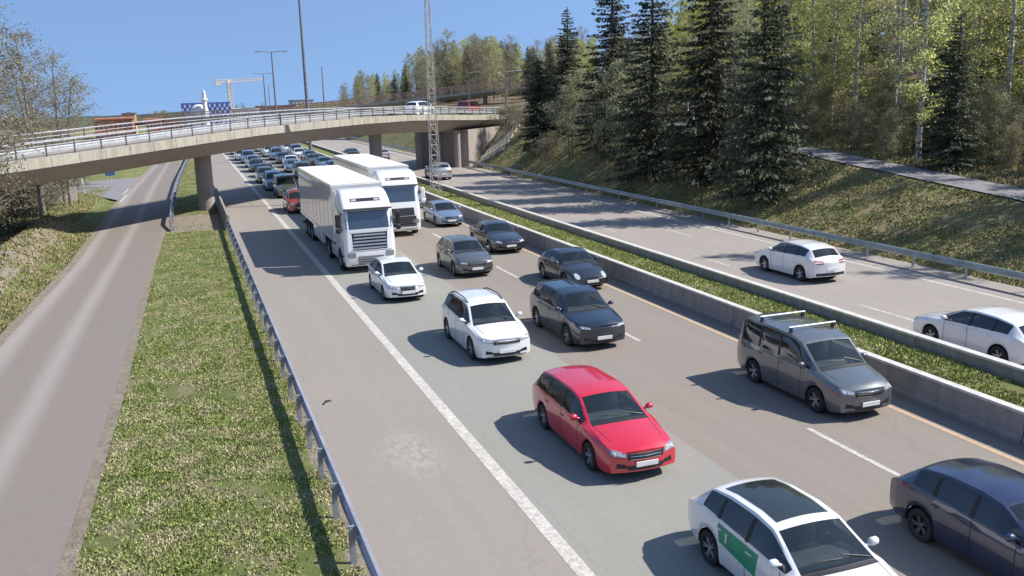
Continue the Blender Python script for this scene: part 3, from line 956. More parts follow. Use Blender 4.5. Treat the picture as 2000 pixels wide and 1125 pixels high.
# ------------------------------------------------------------------ lamp posts and masts
def lamp_post(label, u, vt, Y, x=None, arms=2, arm=1.9, r=.16, base_z=-.2):
    tp = at(u, vt, Y); h = tp.z-base_z
    o = empty('lamp_post', (tp.x, tp.y, base_z)); tag(o, label, 'lamp post', 'lamp posts along the motorway')
    mb = MB(); mb.tube([(0, 0, 0), (0, 0, h*.5), (0, 0, h)], [r, r*.8, r*.55], 10); mb.build('pole', M['pole'], o, smooth=50)
    for s in ((-1, 1) if arms == 2 else (1,) if arms == 1 else ()):
        mb = MB(); mb.tube([(0, 0, h-.1), (s*arm*.5, 0, h+.03), (s*arm, 0, h+.06)], .07, 6); ao = mb.build('arm', M['pole'], o)
        mb = MB(); mb.cbox((s*(arm+.35), 0, h+.05), (.9, .36, .16), .05); mb.build('lamp_head', M['pole'], ao)
lamp_post('tall grey double armed lamp post left of the thick mast', 530, 101, 165, r=.2)
lamp_post('second double armed lamp post, shorter and just left of the tall one', 514, 144, 290, r=.25)
lamp_post('faint distant lamp post between the two double armed posts', 524, 168, 420, arms=1, r=.22)
lamp_post('bare thin pole right of the thick mast', 628, 130, 240, arms=0, r=.22)
lamp_post('thick grey lighting mast running out of the top of the view', 581, -45, 128, arms=2, r=.25)
lamp_post('thin lamp post with a short arm on the footbridge approach', 914, 142, 150, arms=1, arm=1.2, r=.09, base_z=6)
lamp_post('slim lamp post at the right end of the road bridge', 986, 140, 112, arms=1, arm=1.4, r=.09, base_z=4.5)
ms = empty('lattice_mast', (18.6, 71.2, .35)); tag(ms, 'slim grey lattice mast standing in the grass median', 'mast')
mb = MB(); lattice(mb, (0, 0, 0), (0, 0, 17.5), .72, .24, 22, .026); mb.build('lattice', M['mast'], ms)
mb = MB(); mb.box(-.6, .6, -.6, .6, -.6, .12); mb.build('footing', M['conc_wall'], ms)
mb = MB(); mb.cbox((-.7, 0, 17.4), (1.1, .4, .18), .05); mb.cbox((.7, 0, 17.4), (1.1, .4, .18), .05); mb.build('lamp_head', M['steel_post'], ms)

# signs, posts and fence beyond the bridge on the left
def sign(name, label, x, y, w, h, z, mat, cat='sign'):
    o = empty(name, (x, y, ground_z(x, y))); tag(o, label, cat)
    mb = MB(); mb.tube([(0, .05, -.2), (0, .05, z+h)], .05, 8); mb.build('post', M['rail_light'], o)
    if mat:
        mb = MB(); mb.cbox((0, -.02, z+h/2), (w, .05, h), .015); mb.build('panel', mat, o)
    return o
M['signblue'] = simple('blue_sign', (.05, .13, .30), .5)
sign('road_sign', 'blue road sign on a post at the side road junction', -7.3, 103, .95, 1.3, .9, M['signblue'])
sign('marker_post', 'thin white marker post on the dry verge past the bridge', -9.0, 93, .18, .5, .9, M['whitewall'], 'post')
M['timber'] = simple('grey_timber', (.30, .27, .24), .9, var=.3, scale=5)
fc = empty('board_fence', (-13.2, 84, 0), R(38)); tag(fc, 'low grey board fence on the dry verge under the bridge', 'fence')
for k in range(18):
    mb = MB(); mb.box(0, .27, -.015, .015, 0, 1.25+random.uniform(-.05, .05)); o = mb.build('board', M['timber'], fc); o.location = (k*.3, 0, ground_z(-13+k*.2, 85+k*.2)-.05)
mb = MB(); mb.box(0, 5.4, .018, .07, .3, .4); mb.box(0, 5.4, .018, .07, .9, 1.0); mb.build('cross_rail', M['timber'], fc)

# ------------------------------------------------------------------ trees
def quads_to_tris(c, a, b):
    """diamond leaves: centre c, half axes a, b -> two triangles each"""
    k = len(c); v = np.empty((k*2, 3, 3))
    v[0::2, 0] = c-a; v[0::2, 1] = c-b; v[0::2, 2] = c+a
    v[1::2, 0] = c-a; v[1::2, 1] = c+a; v[1::2, 2] = c+b
    return v

def spruce_mesh(seed, H, Rad, dens=1.0, bare=.04, droop=.42):
    rng = np.random.default_rng(seed)
    mb = MB(); lean = rng.normal(0, .012, 2)
    mb.tube([(lean[0]*z, lean[1]*z, z) for z in np.linspace(-.4, H, 8)], [H*.016*(1-k/8.3)+.015 for k in range(8)], 7)
    C = []; A = []; B = []; SH = []
    z = bare*H
    while z < H*.985:
        f = z/H
        L0 = Rad*.86*(1-f)**.62*(.92 if f > .08 else .78)+.10
        n = int(rng.integers(6, 9)) if f < .85 else 5
        for q in range(n):
            th = rng.uniform(0, 2*np.pi); L = L0*rng.uniform(.6, 1.18)
            if rng.random() < .07: continue
            d = np.array([np.cos(th), np.sin(th)]); perp = np.array([-d[1], d[0]])
            dr = droop*rng.uniform(.6, 1.3)*(1-f*.9)
            ns = max(4, int(L*6.6*dens))
            if f < .75 and L > .9:
                mb.tube([(0, 0, z), (d[0]*L*.5, d[1]*L*.5, z-dr*L*.35), (d[0]*L*.92, d[1]*L*.92, z-dr*L*.55)], [.022, .014, .006], 3, cap=False)
            for s in range(ns):
                t = (s+rng.uniform(.2, 1))/ns
                t = t**.75
                pz = z - dr*L*(t*.95-.38*t*t) + (.1*L*t*t if f > .6 else 0)
                wid = L*.30*(1-t*.75)+.06
                for side in (-1, 1):
                    o = side*rng.uniform(.15, 1)*wid
                    c = np.array([d[0]*L*t+perp[0]*o, d[1]*L*t+perp[1]*o, pz-abs(o)*.35-rng.uniform(0, .10)])
                    sl = rng.uniform(.10, .215)*(1.1-.25*f)
                    out = np.array([d[0]*.75+perp[0]*side*.65, d[1]*.75+perp[1]*side*.65, -rng.uniform(.25, 1.1)])
                    out /= np.linalg.norm(out)
                    sd_ = np.cross(out, rng.normal(0, 1, 3)); sd_ /= np.linalg.norm(sd_)+1e-6
                    C.append(c); A.append(out*sl); B.append(sd_*sl*rng.uniform(.32, .5))
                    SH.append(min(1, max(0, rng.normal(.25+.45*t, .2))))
        z += H*.0145*rng.uniform(.8, 1.25)+.05
    v = quads_to_tris(np.array(C), np.array(A), np.array(B))
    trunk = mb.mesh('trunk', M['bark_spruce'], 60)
    return trunk, v, np.repeat(np.array(SH), 2)

def broad_mesh(seed, H, spread, base=.25, nl=16, sub=5, leaves=9, leaf=.13, trunk_r=.02, bark='bark_birch', top_heavy=.5, upright=.8, stems=1):
    """trunk, limbs and twigs with leaf faces along the twigs"""
    rng = np.random.default_rng(seed)
    mb = MB(); C = []; A = []; B = []; SH = []
    for s in range(stems):
        off = rng.normal(0, .25, 2) if stems > 1 else np.zeros(2)
        bend = rng.normal(0, .02, 2)*H + (rng.normal(0, .06, 2)*H if stems > 1 else 0)
        def tp(f): return np.array([off[0]+bend[0]*f*f+.06*math.sin(f*7+seed), off[1]+bend[1]*f*f+.06*math.cos(f*6+seed), f*H*(1 if s == 0 else .85)])
        fs = np.linspace(-.03, 1, 9)
        mb.tube([tp(f) for f in fs], [H*trunk_r*(1-.9*max(0, f))**.8+.012 for f in fs], 7)
        for i in range(nl):
            f = base+(1-base)*((i+rng.random())/nl)
            p0 = tp(f); th = i*2.4+rng.uniform(-.5, .5)
            prof = math.sin(math.pi*min(1, (f-base)/(1-base)*.82+.16))**.7
            L = spread*prof*rng.uniform(.65, 1.2)+.25
            up = upright*rng.uniform(.5, 1.25)
            d = np.array([math.cos(th), math.sin(th), up]); d /= np.linalg.norm(d)
            mid = p0+d*L*.5; end = mid+(d+np.array([0, 0, -.25]))*L*.5
            r0 = max(.012, H*trunk_r*.33*(1-f*.7))
            mb.tube([p0, mid, end], [r0, r0*.6, .006], 4, cap=False)
            for k in range(sub):
                t = rng.uniform(.25, 1.0)
                q0 = p0+(mid-p0)*t*2 if t < .5 else mid+(end-mid)*(t-.5)*2
                dd = rng.normal(0, 1, 3); dd[2] = dd[2]*.6+.15; dd = dd/np.linalg.norm(dd)*.75+d*.5
                l2 = L*rng.uniform(.22, .5)+.25
                q1 = q0+dd*l2*.5; q2 = q1+(dd+np.array([0, 0, -.45]))*l2*.5
                mb.tube([q0, q1, q2], [.010+r0*.2, .008, .004], 3, cap=False)
                n = max(1, int(rng.poisson(leaves)))
                for _ in range(n):
                    tt = rng.uniform(.1, 1.1)
                    c = (q0+(q1-q0)*tt*2 if tt < .5 else q1+(q2-q1)*(tt-.5)*2)+rng.normal(0, .10+.03*spread, 3)
                    nrm = rng.normal(0, 1, 3); nrm /= np.linalg.norm(nrm)
                    a = np.cross(nrm, rng.normal(0, 1, 3)); a /= np.linalg.norm(a)+1e-6
                    b = np.cross(nrm, a); sz = leaf*rng.uniform(.55, 1.3)
                    C.append(c); A.append(a*sz); B.append(b*sz*.62); SH.append(rng.random())
    v = quads_to_tris(np.array(C), np.array(A), np.array(B))
    return mb.mesh('trunk', M[bark], 60), v, np.repeat(np.array(SH), 2)

PROTO = {}
def proto(key, res, leafmat):
    trunk, v, rnd = res
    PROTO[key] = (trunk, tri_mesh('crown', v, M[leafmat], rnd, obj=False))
proto('spruceA', spruce_mesh(1, 14.5, 4.3, 1.25), 'lf_spruce')
proto('spruceB', spruce_mesh(2, 14.5, 3.9, 1.25, .05, .5), 'lf_spruce')
proto('spruceC', spruce_mesh(3, 14.5, 4.7, 1.25, .03, .36), 'lf_spruce')
proto('spruceS', spruce_mesh(4, 9, 2.7, 1.3), 'lf_spruce')
for i in range(4):
    proto('birch%d' % i, broad_mesh(20+i, 15+i*.6, 2.1, .13, 36, 8, 19, .092, .0105), 'lf_birch')
for i in range(2):
    proto('bare%d' % i, broad_mesh(30+i, 14.5, 1.7, .2, 30, 7, 11, .085, .010), 'lf_olive')
proto('lime', broad_mesh(40, 12.5, 2.2, .15, 30, 8, 20, .10, .011), 'lf_lime')
proto('oliveA', broad_mesh(41, 8, 2.5, .05, 24, 9, 20, .082, .013, 'bark_grey', stems=2), 'lf_olive')
proto('oliveB', broad_mesh(42, 8.5, 2.3, .05, 24, 9, 20, .08, .013, 'bark_grey', stems=2), 'lf_olive')
proto('budA', broad_mesh(43, 11, 3.0, .10, 32, 12, 10, .06, .012, 'bark_grey', stems=2), 'lf_bud')
proto('budB', broad_mesh(44, 12, 2.8, .10, 32, 12, 10, .06, .012, 'bark_grey', stems=2), 'lf_bud')
proto('shrub', broad_mesh(45, 2.6, 1.5, .03, 18, 7, 9, .07, .012, 'bark_grey', stems=3, upright=.6), 'lf_shrub')

SKY_U = [600, 650, 700, 770, 800, 825, 880, 950, 1000, 1040, 1100, 1200, 1260, 1330, 1400, 2200]
SKY_V = [185, 165, 140, 128, 105, 85, 75, 60, 80, 90, 70, 62, 60, 30, -60, -400]
def height_room(x, y, rg):
    """how tall the wood stands here: it thins out to lower, farther trees towards the bridges"""
    d = Vector((x, y, ground_z(x, y)))-Vector((0, 0, CAM_H)); q = d.dot(fw)
    u = 1000+F_PX*d.dot(rt)/q
    v = float(np.interp(u, SKY_U, SKY_V))+rg.uniform(0, 42)
    return at(u, v, y).z-ground_z(x, y)
def tree(key, name, label, x, y, scale=1.0, rz=None, group=None, cat='tree', z=None, sz=None):
    o = empty(name, (x, y, (ground_z(x, y) if z is None else z)-.05), random.uniform(0, 6.28) if rz is None else rz)
    o.scale = (scale, scale, scale*(sz or 1))
    tag(o, label, cat, group)
    link(bpy.data.objects.new('trunk', PROTO[key][0]), o)
    link(bpy.data.objects.new('crown', PROTO[key][1]), o)
    return o

# the row of big spruces at the edge of the slope
tree('spruceC', 'spruce_tree', 'broad dark spruce nearest the footpath, its branches sweeping to the slope', 34.0, 49.0, .96)
tree('spruceA', 'spruce_tree', 'tall dark spruce just left of the one nearest the footpath', 34.6, 56.8, 1.12)
tree('spruceB', 'spruce_tree', 'tall spruce in the middle of the row with a lime birch behind it', 33.5, 63.2, 1.08)
tree('spruceA', 'spruce_tree', 'pointed spruce rising behind the olive grey bushes', 35.6, 74.5, 1.06)
tree('spruceS', 'spruce_tree', 'short dark spruce at the left end of the row by the bridge', 34.5, 89.0, 1.02)
tree('spruceB', 'spruce_tree', 'slim spruce second from the left end of the row', 37.0, 87.5, .84)
tree('oliveA', 'birch_tree', 'round olive grey birch between the pointed spruce and the middle spruce', 34.2, 69.2, 1.02)
tree('oliveB', 'birch_tree', 'leaning olive grey birch beside the short dark spruce', 33.8, 79.5, .92)
tree('oliveB', 'birch_tree', 'low olive bush tree under the pointed spruce', 34.4, 74.0, .8)
tree('lime', 'birch_tree', 'bright lime green birch glowing behind the middle spruces', 40.2, 68.5, 1.1)
tree('lime', 'birch_tree', 'bright lime green birch above the spruce nearest the footpath', 47.0, 66.0, 1.2)

rng = random.Random(11)
def clear(x, y, pts, d):
    return all((x-a)**2+(y-b)**2 > d*d for a, b in pts)
pts = [(34, 49), (34.6, 56.8), (33.5, 63.2), (35.6, 74.5), (40.2, 68.5), (47, 66)]
nb = ns = 0
tries = 0
while nb < 250 and tries < 9000:       # wood above the footpath
    tries += 1
    y = rng.uniform(8, 118); x = path_x(y)+2.4+ (rng.random()**1.05)*55
    if not clear(x, y, pts, 2.1+.035*(x-42)): continue
    if x < 54 and rng.random() < (.62 if nz(x, y, .09, 12) < .1 else .3): continue
    pts.append((x, y)); nb += 1
    hr = height_room(x, y, rng)
    if hr < 3.5: continue
    sm = min(1.0, hr/15.5)
    row = 'in the front rows' if x < 51 else ('in the middle rows' if x < 68 else 'high up at the back')
    part_ = 'of the wood towards the right edge' if y < 45 else ('of the wood behind the big spruces' if y < 75 else 'of the wood near the bridge')
    lab_ = lambda s: ('%s %s %s' % (s, row, part_), '%s %s, %s' % (s.split()[-1], row, part_))
    if rng.random() < .15:
        ns += 1
        tree(rng.choice(['spruceA', 'spruceB', 'spruceS']), 'spruce_tree', lab_('dark spruce')[0], x, y, min(hr/14.5, rng.uniform(.6, 1.0)), group=lab_('dark spruce')[0])
    elif rng.random() < .45:
        tree(rng.choice(['bare0', 'bare1']), 'birch_tree', lab_('thin leaved grey birch')[0], x, y, min(hr/14.5, rng.uniform(.9, 1.2)), group=lab_('thin leaved grey birch')[0])
    else:
        tree('birch%d' % rng.randrange(4), 'birch_tree', lab_('fresh green birch')[0], x, y, min(hr/15.5, rng.uniform(.85, 1.2)), group=lab_('fresh green birch')[0])
for i in range(90):                    # undergrowth along the upper side of the footpath
    y = rng.uniform(26, 92); x = path_x(y)+2.2+rng.random()**1.3*26
    tree(rng.choice(['oliveA', 'oliveB']), 'young_birch', 'low young birch in the undergrowth of the wood', x, y, rng.uniform(.28, .62), group='undergrowth of the wood')
tries = k = 0
pts2 = []
while k < 230 and tries < 9000:        # wooded hill behind the bridges
    tries += 1
    y = rng.uniform(122, 330)
    x = rng.uniform(.165*y, .165*y+80) if y > 205 else rng.uniform(48, 115)
    if x < 36: continue
    if not clear(x, y, pts2, 3.6): continue
    if y < 215 and abs((x-10.6)*.813+(y-212)*.582) < 4: continue
    hr = height_room(x, y, rng)
    if hr < 3: continue
    pts2.append((x, y)); k += 1
    if rng.random() < .17 and x > .2*y:
        tree(rng.choice(['spruceA', 'spruceB']), 'spruce_tree', 'dark spruce on the wooded hill behind the bridges', x, y, min(hr/14.2, rng.uniform(.95, 1.35)), group='spruces on the far hill')
    elif rng.random() < .4:
        tree(rng.choice(['budA', 'oliveA']), 'birch_tree', 'brownish budding tree on the wooded hill behind the bridges', x, y, min(hr/9.5, rng.uniform(1.1, 1.7)), group='budding trees on the far hill')
    else:
        tree('birch%d' % rng.randrange(4), 'birch_tree', 'yellow green birch on the wooded hill behind the bridges', x, y, min(hr/15.5, rng.uniform(.9, 1.25)), group='green trees on the far hill')
# left birches, budding
tree('budA', 'birch_tree', 'tall budding birch at the left edge, its twigs over the bridge railing', -9.7, 52.0, 1.12)
tree('budB', 'birch_tree', 'budding birch behind the bridge at the left edge of the view', -12.5, 66, 1.2)
tree('budB', 'birch_tree', 'thin crowned birch right of the left edge birches', -10.6, 76, 1.12, rz=1.0)
tree('budA', 'birch_tree', 'airy birch leaning right above the orange brick block', -9.4, 84, 1.05, rz=2.2)
tree('budA', 'birch_tree', 'stout budding birch farther back on the left verge', -15.5, 86, 1.1)
tree('budB', 'birch_tree', 'low budding birch far back behind the left birches', -13.5, 100, .8)
for lab, x, y, s in (('brown bare shrub under the left end of the bridge', -11.2, 66.5, 1.1), ('dark shrub in front of the left bridge end', -13.2, 62.5, 1.3),
                     ('small shrub beside the board fence', -10.5, 81, .8), ('bare shrub behind the board fence', -13.5, 90, 1.2), ('dense shrub at the left edge below the bridge', -12.6, 70, 1.5), ('shrub on the dry verge by the side road', -10.3, 99, .9)):
    tree('shrub', 'shrub', lab, x, y, s, group='shrubs on the left verge', cat='shrub')
for lab, x, y, s in (('low bush at the right abutment of the bridge', 37.0, 98.0, 1.0), ('bush at the foot of the short dark spruce', 33.5, 84.5, .8), ('yellowish bush beside the bridge end lamp post', 36.3, 103.5, 1.1)):
    tree('shrub', 'shrub', lab, x, y, s, group='bushes by the bridge end', cat='shrub')
# far tree line
rng2 = random.Random(3)
for i in range(26):
    u = rng2.uniform(455, 690); Y = rng2.uniform(330, 480); q = at(u, 205, Y)
    tree(rng2.choice(['budA', 'budB', 'oliveB']), 'distant_tree', 'small distant tree between the far buildings', q.x, q.y, rng2.uniform(.45, .75)*(1.25 if u > 640 else .8), z=-.3, group='distant trees on the skyline')
for i in range(10):
    q = at(rng2.uniform(250, 360), 215, rng2.uniform(250, 330))
    tree('oliveA', 'distant_tree', 'small distant tree behind the orange blocks', q.x, q.y, rng2.uniform(.5, .85), z=-.3, group='distant trees by the orange blocks')

# ------------------------------------------------------------------ cars
def crv(pts, sig=.012):
    t = np.linspace(0, 1, 801)
    y = np.interp(t, [p[0] for p in pts], [p[1] for p in pts])
    k = int(sig*800*3); g = np.exp(-.5*(np.arange(-k, k+1)/(sig*800))**2); g /= g.sum()
    y2 = np.convolve(np.pad(y, k, mode='edge'), g, 'valid')
    return lambda q: float(np.interp(q, t, y2))

SPEC = {
 'hatch': dict(L=4.25, W=1.78, top=[(0, .71), (.02, .80), (.12, .90), (.26, 1.0), (.44, 1.40), (.55, 1.455), (.72, 1.435), (.86, 1.34), (.955, 1.02), (.975, .93), (1, .86)],
               belt=[(0, .60), (.05, .69), (.15, .80), (.26, .91), (.5, .94), (.85, 1.0), (.95, .95), (1, .82)], cowl=.265, head=.43, rr=.875, rb=.95, sA=.29, sC=.86, rw=.31, wb=(.19, .80)),
 'wagon': dict(L=4.65, W=1.80, top=[(0, .71), (.02, .80), (.12, .90), (.255, 1.0), (.42, 1.42), (.52, 1.475), (.78, 1.455), (.90, 1.38), (.97, 1.02), (.985, .94), (1, .86)],
               belt=[(0, .60), (.05, .69), (.15, .80), (.25, .91), (.5, .94), (.85, .99), (.95, .95), (1, .82)], cowl=.26, head=.41, rr=.905, rb=.962, sA=.285, sC=.905, rw=.32, wb=(.19, .79)),
 'suv': dict(L=4.55, W=1.85, top=[(0, .82), (.025, .93), (.12, 1.02), (.24, 1.11), (.39, 1.60), (.5, 1.68), (.75, 1.67), (.885, 1.59), (.96, 1.18), (.975, 1.06), (1, .96)],
               belt=[(0, .74), (.05, .86), (.15, .95), (.24, 1.03), (.5, 1.07), (.85, 1.13), (.95, 1.08), (1, .92)], cowl=.245, head=.38, rr=.895, rb=.95, sA=.27, sC=.885, rw=.355, wb=(.19, .795)),
 'cross': dict(L=4.2, W=1.80, top=[(0, .74), (.025, .86), (.12, .97), (.25, 1.06), (.41, 1.50), (.52, 1.565), (.74, 1.54), (.87, 1.45), (.955, 1.10), (.975, 1.0), (1, .92)],
               belt=[(0, .66), (.05, .79), (.15, .90), (.25, .99), (.5, 1.02), (.85, 1.09), (.95, 1.03), (1, .88)], cowl=.255, head=.40, rr=.88, rb=.945, sA=.28, sC=.865, rw=.335, wb=(.195, .80)),
 'coupe': dict(L=4.3, W=1.82, top=[(0, .78), (.025, .89), (.12, .99), (.25, 1.08), (.40, 1.52), (.50, 1.60), (.66, 1.58), (.80, 1.47), (.925, 1.17), (.965, 1.10), (1, 1.0)],
               belt=[(0, .70), (.05, .82), (.15, .92), (.25, 1.0), (.5, 1.04), (.85, 1.13), (.95, 1.06), (1, .9)], cowl=.255, head=.39, rr=.775, rb=.915, sA=.28, sC=.80, rw=.35, wb=(.195, .80)),
 'sedan': dict(L=4.7, W=1.84, top=[(0, .69), (.02, .77), (.12, .87), (.29, .98), (.44, 1.37), (.54, 1.43), (.68, 1.40), (.84, 1.09), (.9, 1.06), (.98, 1.02), (1, .90)],
               belt=[(0, .58), (.05, .67), (.15, .78), (.29, .89), (.5, .92), (.85, .98), (.95, .97), (1, .84)], cowl=.295, head=.43, rr=.695, rb=.83, sA=.32, sC=.80, rw=.33, wb=(.18, .80)),
 'beetle': dict(L=4.25, W=1.80, top=[(0, .58), (.035, .70), (.14, .88), (.29, 1.01), (.43, 1.41), (.53, 1.49), (.65, 1.46), (.80, 1.26), (.92, .95), (1, .64)],
               belt=[(0, .50), (.05, .62), (.15, .80), (.29, .93), (.5, .96), (.75, .99), (.9, .86), (1, .58)], cowl=.295, head=.42, rr=.66, rb=.80, sA=.32, sC=.76, rw=.345, wb=(.195, .79)),
 'van': dict(L=4.5, W=1.80, top=[(0, .80), (.025, .92), (.12, 1.03), (.21, 1.14), (.355, 1.70), (.45, 1.81), (.7, 1.83), (.95, 1.79), (.978, 1.20), (.99, 1.05), (1, .95)],
               belt=[(0, .72), (.05, .85), (.15, .95), (.21, 1.04), (.5, 1.08), (.85, 1.10), (.96, 1.10), (1, .92)], cowl=.215, head=.345, rr=.955, rb=.975, sA=.245, sC=.93, rw=.33, wb=(.185, .79), roofw=.80),
}
LAT = [1.0, .92, .62, .31, 0.0]
def car_shell(S):
    L, W = S['L'], S['W']; hw = W/2
    top, belt = crv(S['top']), crv(S['belt'], .02)
    plan = crv([(0, .86), (.03, .915), (.1, .965), (.25, 1), (.72, 1), (.9, .965), (.97, .91), (1, .84)], .015)
    rwf = S.get('roofw', .69)
    wtf = crv([(0, .80), (.1, .86), (S['cowl']-.02, .86), (S['head'], rwf+.015), (.55, rwf), (S['rr'], rwf-.01), (S['rb'], .80 if S['rb'] < .9 else rwf+.05), (1, .80)], .018)
    bul = crv([(0, .17), (.12, .15), (S['cowl'], .16), (S['head'], .07), (.5, 0), (.7, 0), (S['rr'], -.05), (S['rb'], -.10), (1, -.14)], .02)
    low = crv([(0, .26), (.05, .20), (.2, .19), (.8, .20), (.95, .24), (1, .32)], .01)
    ra = S['rw']+.055
    xw = [L/2-t*L for t in S['wb']]
    ts = set(np.linspace(0, 1, 70).round(5))
    ts.add(round(S['cowl']-.024, 5))
    for k in ('cowl', 'head', 'rr', 'rb', 'sA', 'sC'): ts.add(round(S[k], 5))
    for x_ in xw:
        for a in np.linspace(0, math.pi, 15): ts.add(round((L/2-(x_+ra*math.cos(a)*.9999))/L, 5))
    ts = sorted(t for t in ts if 0 <= t <= 1)
    ts2 = [ts[0]]
    for t in ts[1:]:
        if t-ts2[-1] > .0018 or t in (round(S[k], 5) for k in ('cowl', 'head', 'rr', 'rb', 'sA', 'sC')):
            ts2.append(t)
    ts = ts2
    def half(t):
        x = L/2-t*L
        zt = top(t); zb = min(belt(t), zt-.025)
        z0 = low(t)
        for c in xw:
            if abs(x-c) < ra: z0 = max(z0, S['rw']+math.sqrt(max(0, ra*ra-(x-c)**2)))
        w = hw*plan(t); wt = min(w*.97, hw*wtf(t)) if t > .1 else w*.9
        crown = .055 if S['head'] < t < S['rr'] else .06
        ze = zt-crown
        ze = max(ze, zb+.008)
        arch = any(abs(x-c) < ra+.02 for c in xw)
        side = []
        for k, (f, wf) in enumerate(((0, .955), (.14, .985), (.40, 1.0), (.62, .998), (.86, .985), (1, .962))):
            side.append((w*wf + (.014 if arch and k < 2 else 0), z0+(zb-z0)*f))
        wb_ = side[-1][0]
        for f in (.07, .5, .90, 1.0):
            side.append((wb_+(wt-wb_)*f + .018*math.sin(math.pi*f)*(1 if zt-zb > .2 else 0), zb+(ze-zb)*f))
        tp_ = []
        for q in LAT[1:]:
            tp_.append((wt*q, max(ze, zt-crown*q*q) if q < 1 else ze))
        return x, side, tp_, bul(t)
    verts = []; rings = []
    for t in ts:
        x, side, tp_, bl = half(t)
        ring = []
        pts = side+tp_
        for y, z in pts:
            verts.append((x+bl*(1-(y/hw)**2)-bl*.0, y, z)); ring.append(len(verts)-1)
        mir = []
        for y, z in pts[:-1]:
            verts.append((x+bl*(1-(y/hw)**2), -y, z)); mir.append(len(verts)-1)
        rings.append(ring+mir[::-1])
    npt = len(rings[0]); faces = []; tags_ = []
    ns = 10; nh = ns+4
    for i in range(len(ts)-1):
        tm = (ts[i]+ts[i+1])/2
        hgt = top(tm)-min(belt(tm), top(tm)-.025)
        for j in range(npt-1):
            faces.append((rings[i][j], rings[i][j+1], rings[i+1][j+1], rings[i+1][j]))
            jj = j if j < nh-1 else npt-2-j
            tg = 'body'
            if jj in (6, 7) and S['sA'] < tm < S['sC'] and hgt > .10: tg = 'sideL' if j < nh-1 else 'sideR'
            elif jj >= 10:
                if S['cowl'] < tm < S['head']: tg = 'front'
                elif S['rr'] < tm < S['rb']: tg = 'rear'
                elif S['cowl']-.024 < tm < S['cowl']: tg = 'cowl'
            tags_.append(tg)
    # end caps with lateral rows so that they bulge like the ends of a car
    for end in (0, len(ts)-1):
        ring = rings[end]; t = ts[end]
        x, side, tp_, bl = half(t)
        rows = []
        sgn = 1 if end == 0 else -1
        for r in range(ns-1):
            y0, z = side[r]
            row = [ring[r]]
            for q in LAT[1:]+[-k for k in LAT[1:-1][::-1]]:
                y = y0*q
                b = .05*math.sin(math.pi*min(1, (r+.4)/(ns-1.2)))*sgn*(1-abs(q))
                verts.append((x+bl*(1-(y/hw)**2)+b, y, z)); row.append(len(verts)-1)
            row.append(ring[npt-1-r]); rows.append(row)
        rows.append([ring[ns-1]]+[ring[ns+k] for k in range(4)]+[ring[npt-1-(ns+k)] for k in (2, 1, 0)]+[ring[npt-ns]])
        for r in range(len(rows)-1):
            for k in range(8):
                q = (rows[r][k], rows[r][k+1], rows[r+1][k+1], rows[r+1][k])
                faces.append(q if end == 0 else q[::-1]); tags_.append('body')
    faces = [f[::-1] for f in faces]
    return verts, faces, tags_, xw

def split_mesh(name, verts, faces, mat, smooth=35, offset=0.0):
    used = sorted({i for f in faces for i in f}); mp = {a: b for b, a in enumerate(used)}
    me = bpy.data.meshes.new(name)
    me.from_pydata([verts[i] for i in used], [], [tuple(mp[i] for i in f) for f in faces])
    me.materials.append(mat)
    me.polygons.foreach_set('use_smooth', [True]*len(faces))
    bm = bmesh.new(); bm.from_mesh(me)
    if offset:
        bm.normal_update()
        for v in bm.verts: v.co += v.normal*offset
    bm.to_mesh(me); bm.free()
    me.set_sharp_from_angle(angle=R(smooth)); me.update()
    return me

WHEELS = {}
def wheel_meshes(r, dark=False):
    k = (round(r, 3), dark)
    if k in WHEELS: return WHEELS[k]
    w = .21
    mb = MB(); mb.lathe([(r*.66, -w*.5), (r*.93, -w*.5), (r, -w*.36), (r, w*.36), (r*.93, w*.5), (r*.66, w*.5), (r*.64, w*.3), (r*.64, -w*.3)], 26, 'y')
    tyre = mb.mesh('wheel', M['rubber'], 40)
    mb = MB(); mb.lathe([(r*.66, w*.47), (r*.60, w*.42), (r*.57, w*.12), (.001, w*.10)], 22, 'y', mi=1)
    for s in range(5):
        a = 2*math.pi*s/5
        for da in (-.17, .17):
            ca, sa = math.cos(a+da), math.sin(a+da); px, pz = -math.sin(a), math.cos(a)
            h = r*.045
            p = [(r*.13*ca, r*.13*sa), (r*.60*ca, r*.60*sa)]
            vs = []
            for (qx, qz), d in zip(p, (w*.36, w*.44)):
                vs += [(qx-px*h, d, qz-pz*h), (qx+px*h, d, qz+pz*h), (qx+px*h, d-.05, qz+pz*h), (qx-px*h, d-.05, qz-pz*h)]
            mb.add(vs, [(0, 4, 5, 1), (1, 5, 6, 2), (3, 7, 4, 0)])
    mb.lathe([(r*.18, w*.30), (r*.17, w*.38), (.001, w*.40)], 14, 'y')
    rim = mb.mesh('rim', [M['rim_dark'] if dark else M['rim'], M['black']], 30)
    WHEELS[k] = (tyre, rim)
    return WHEELS[k]

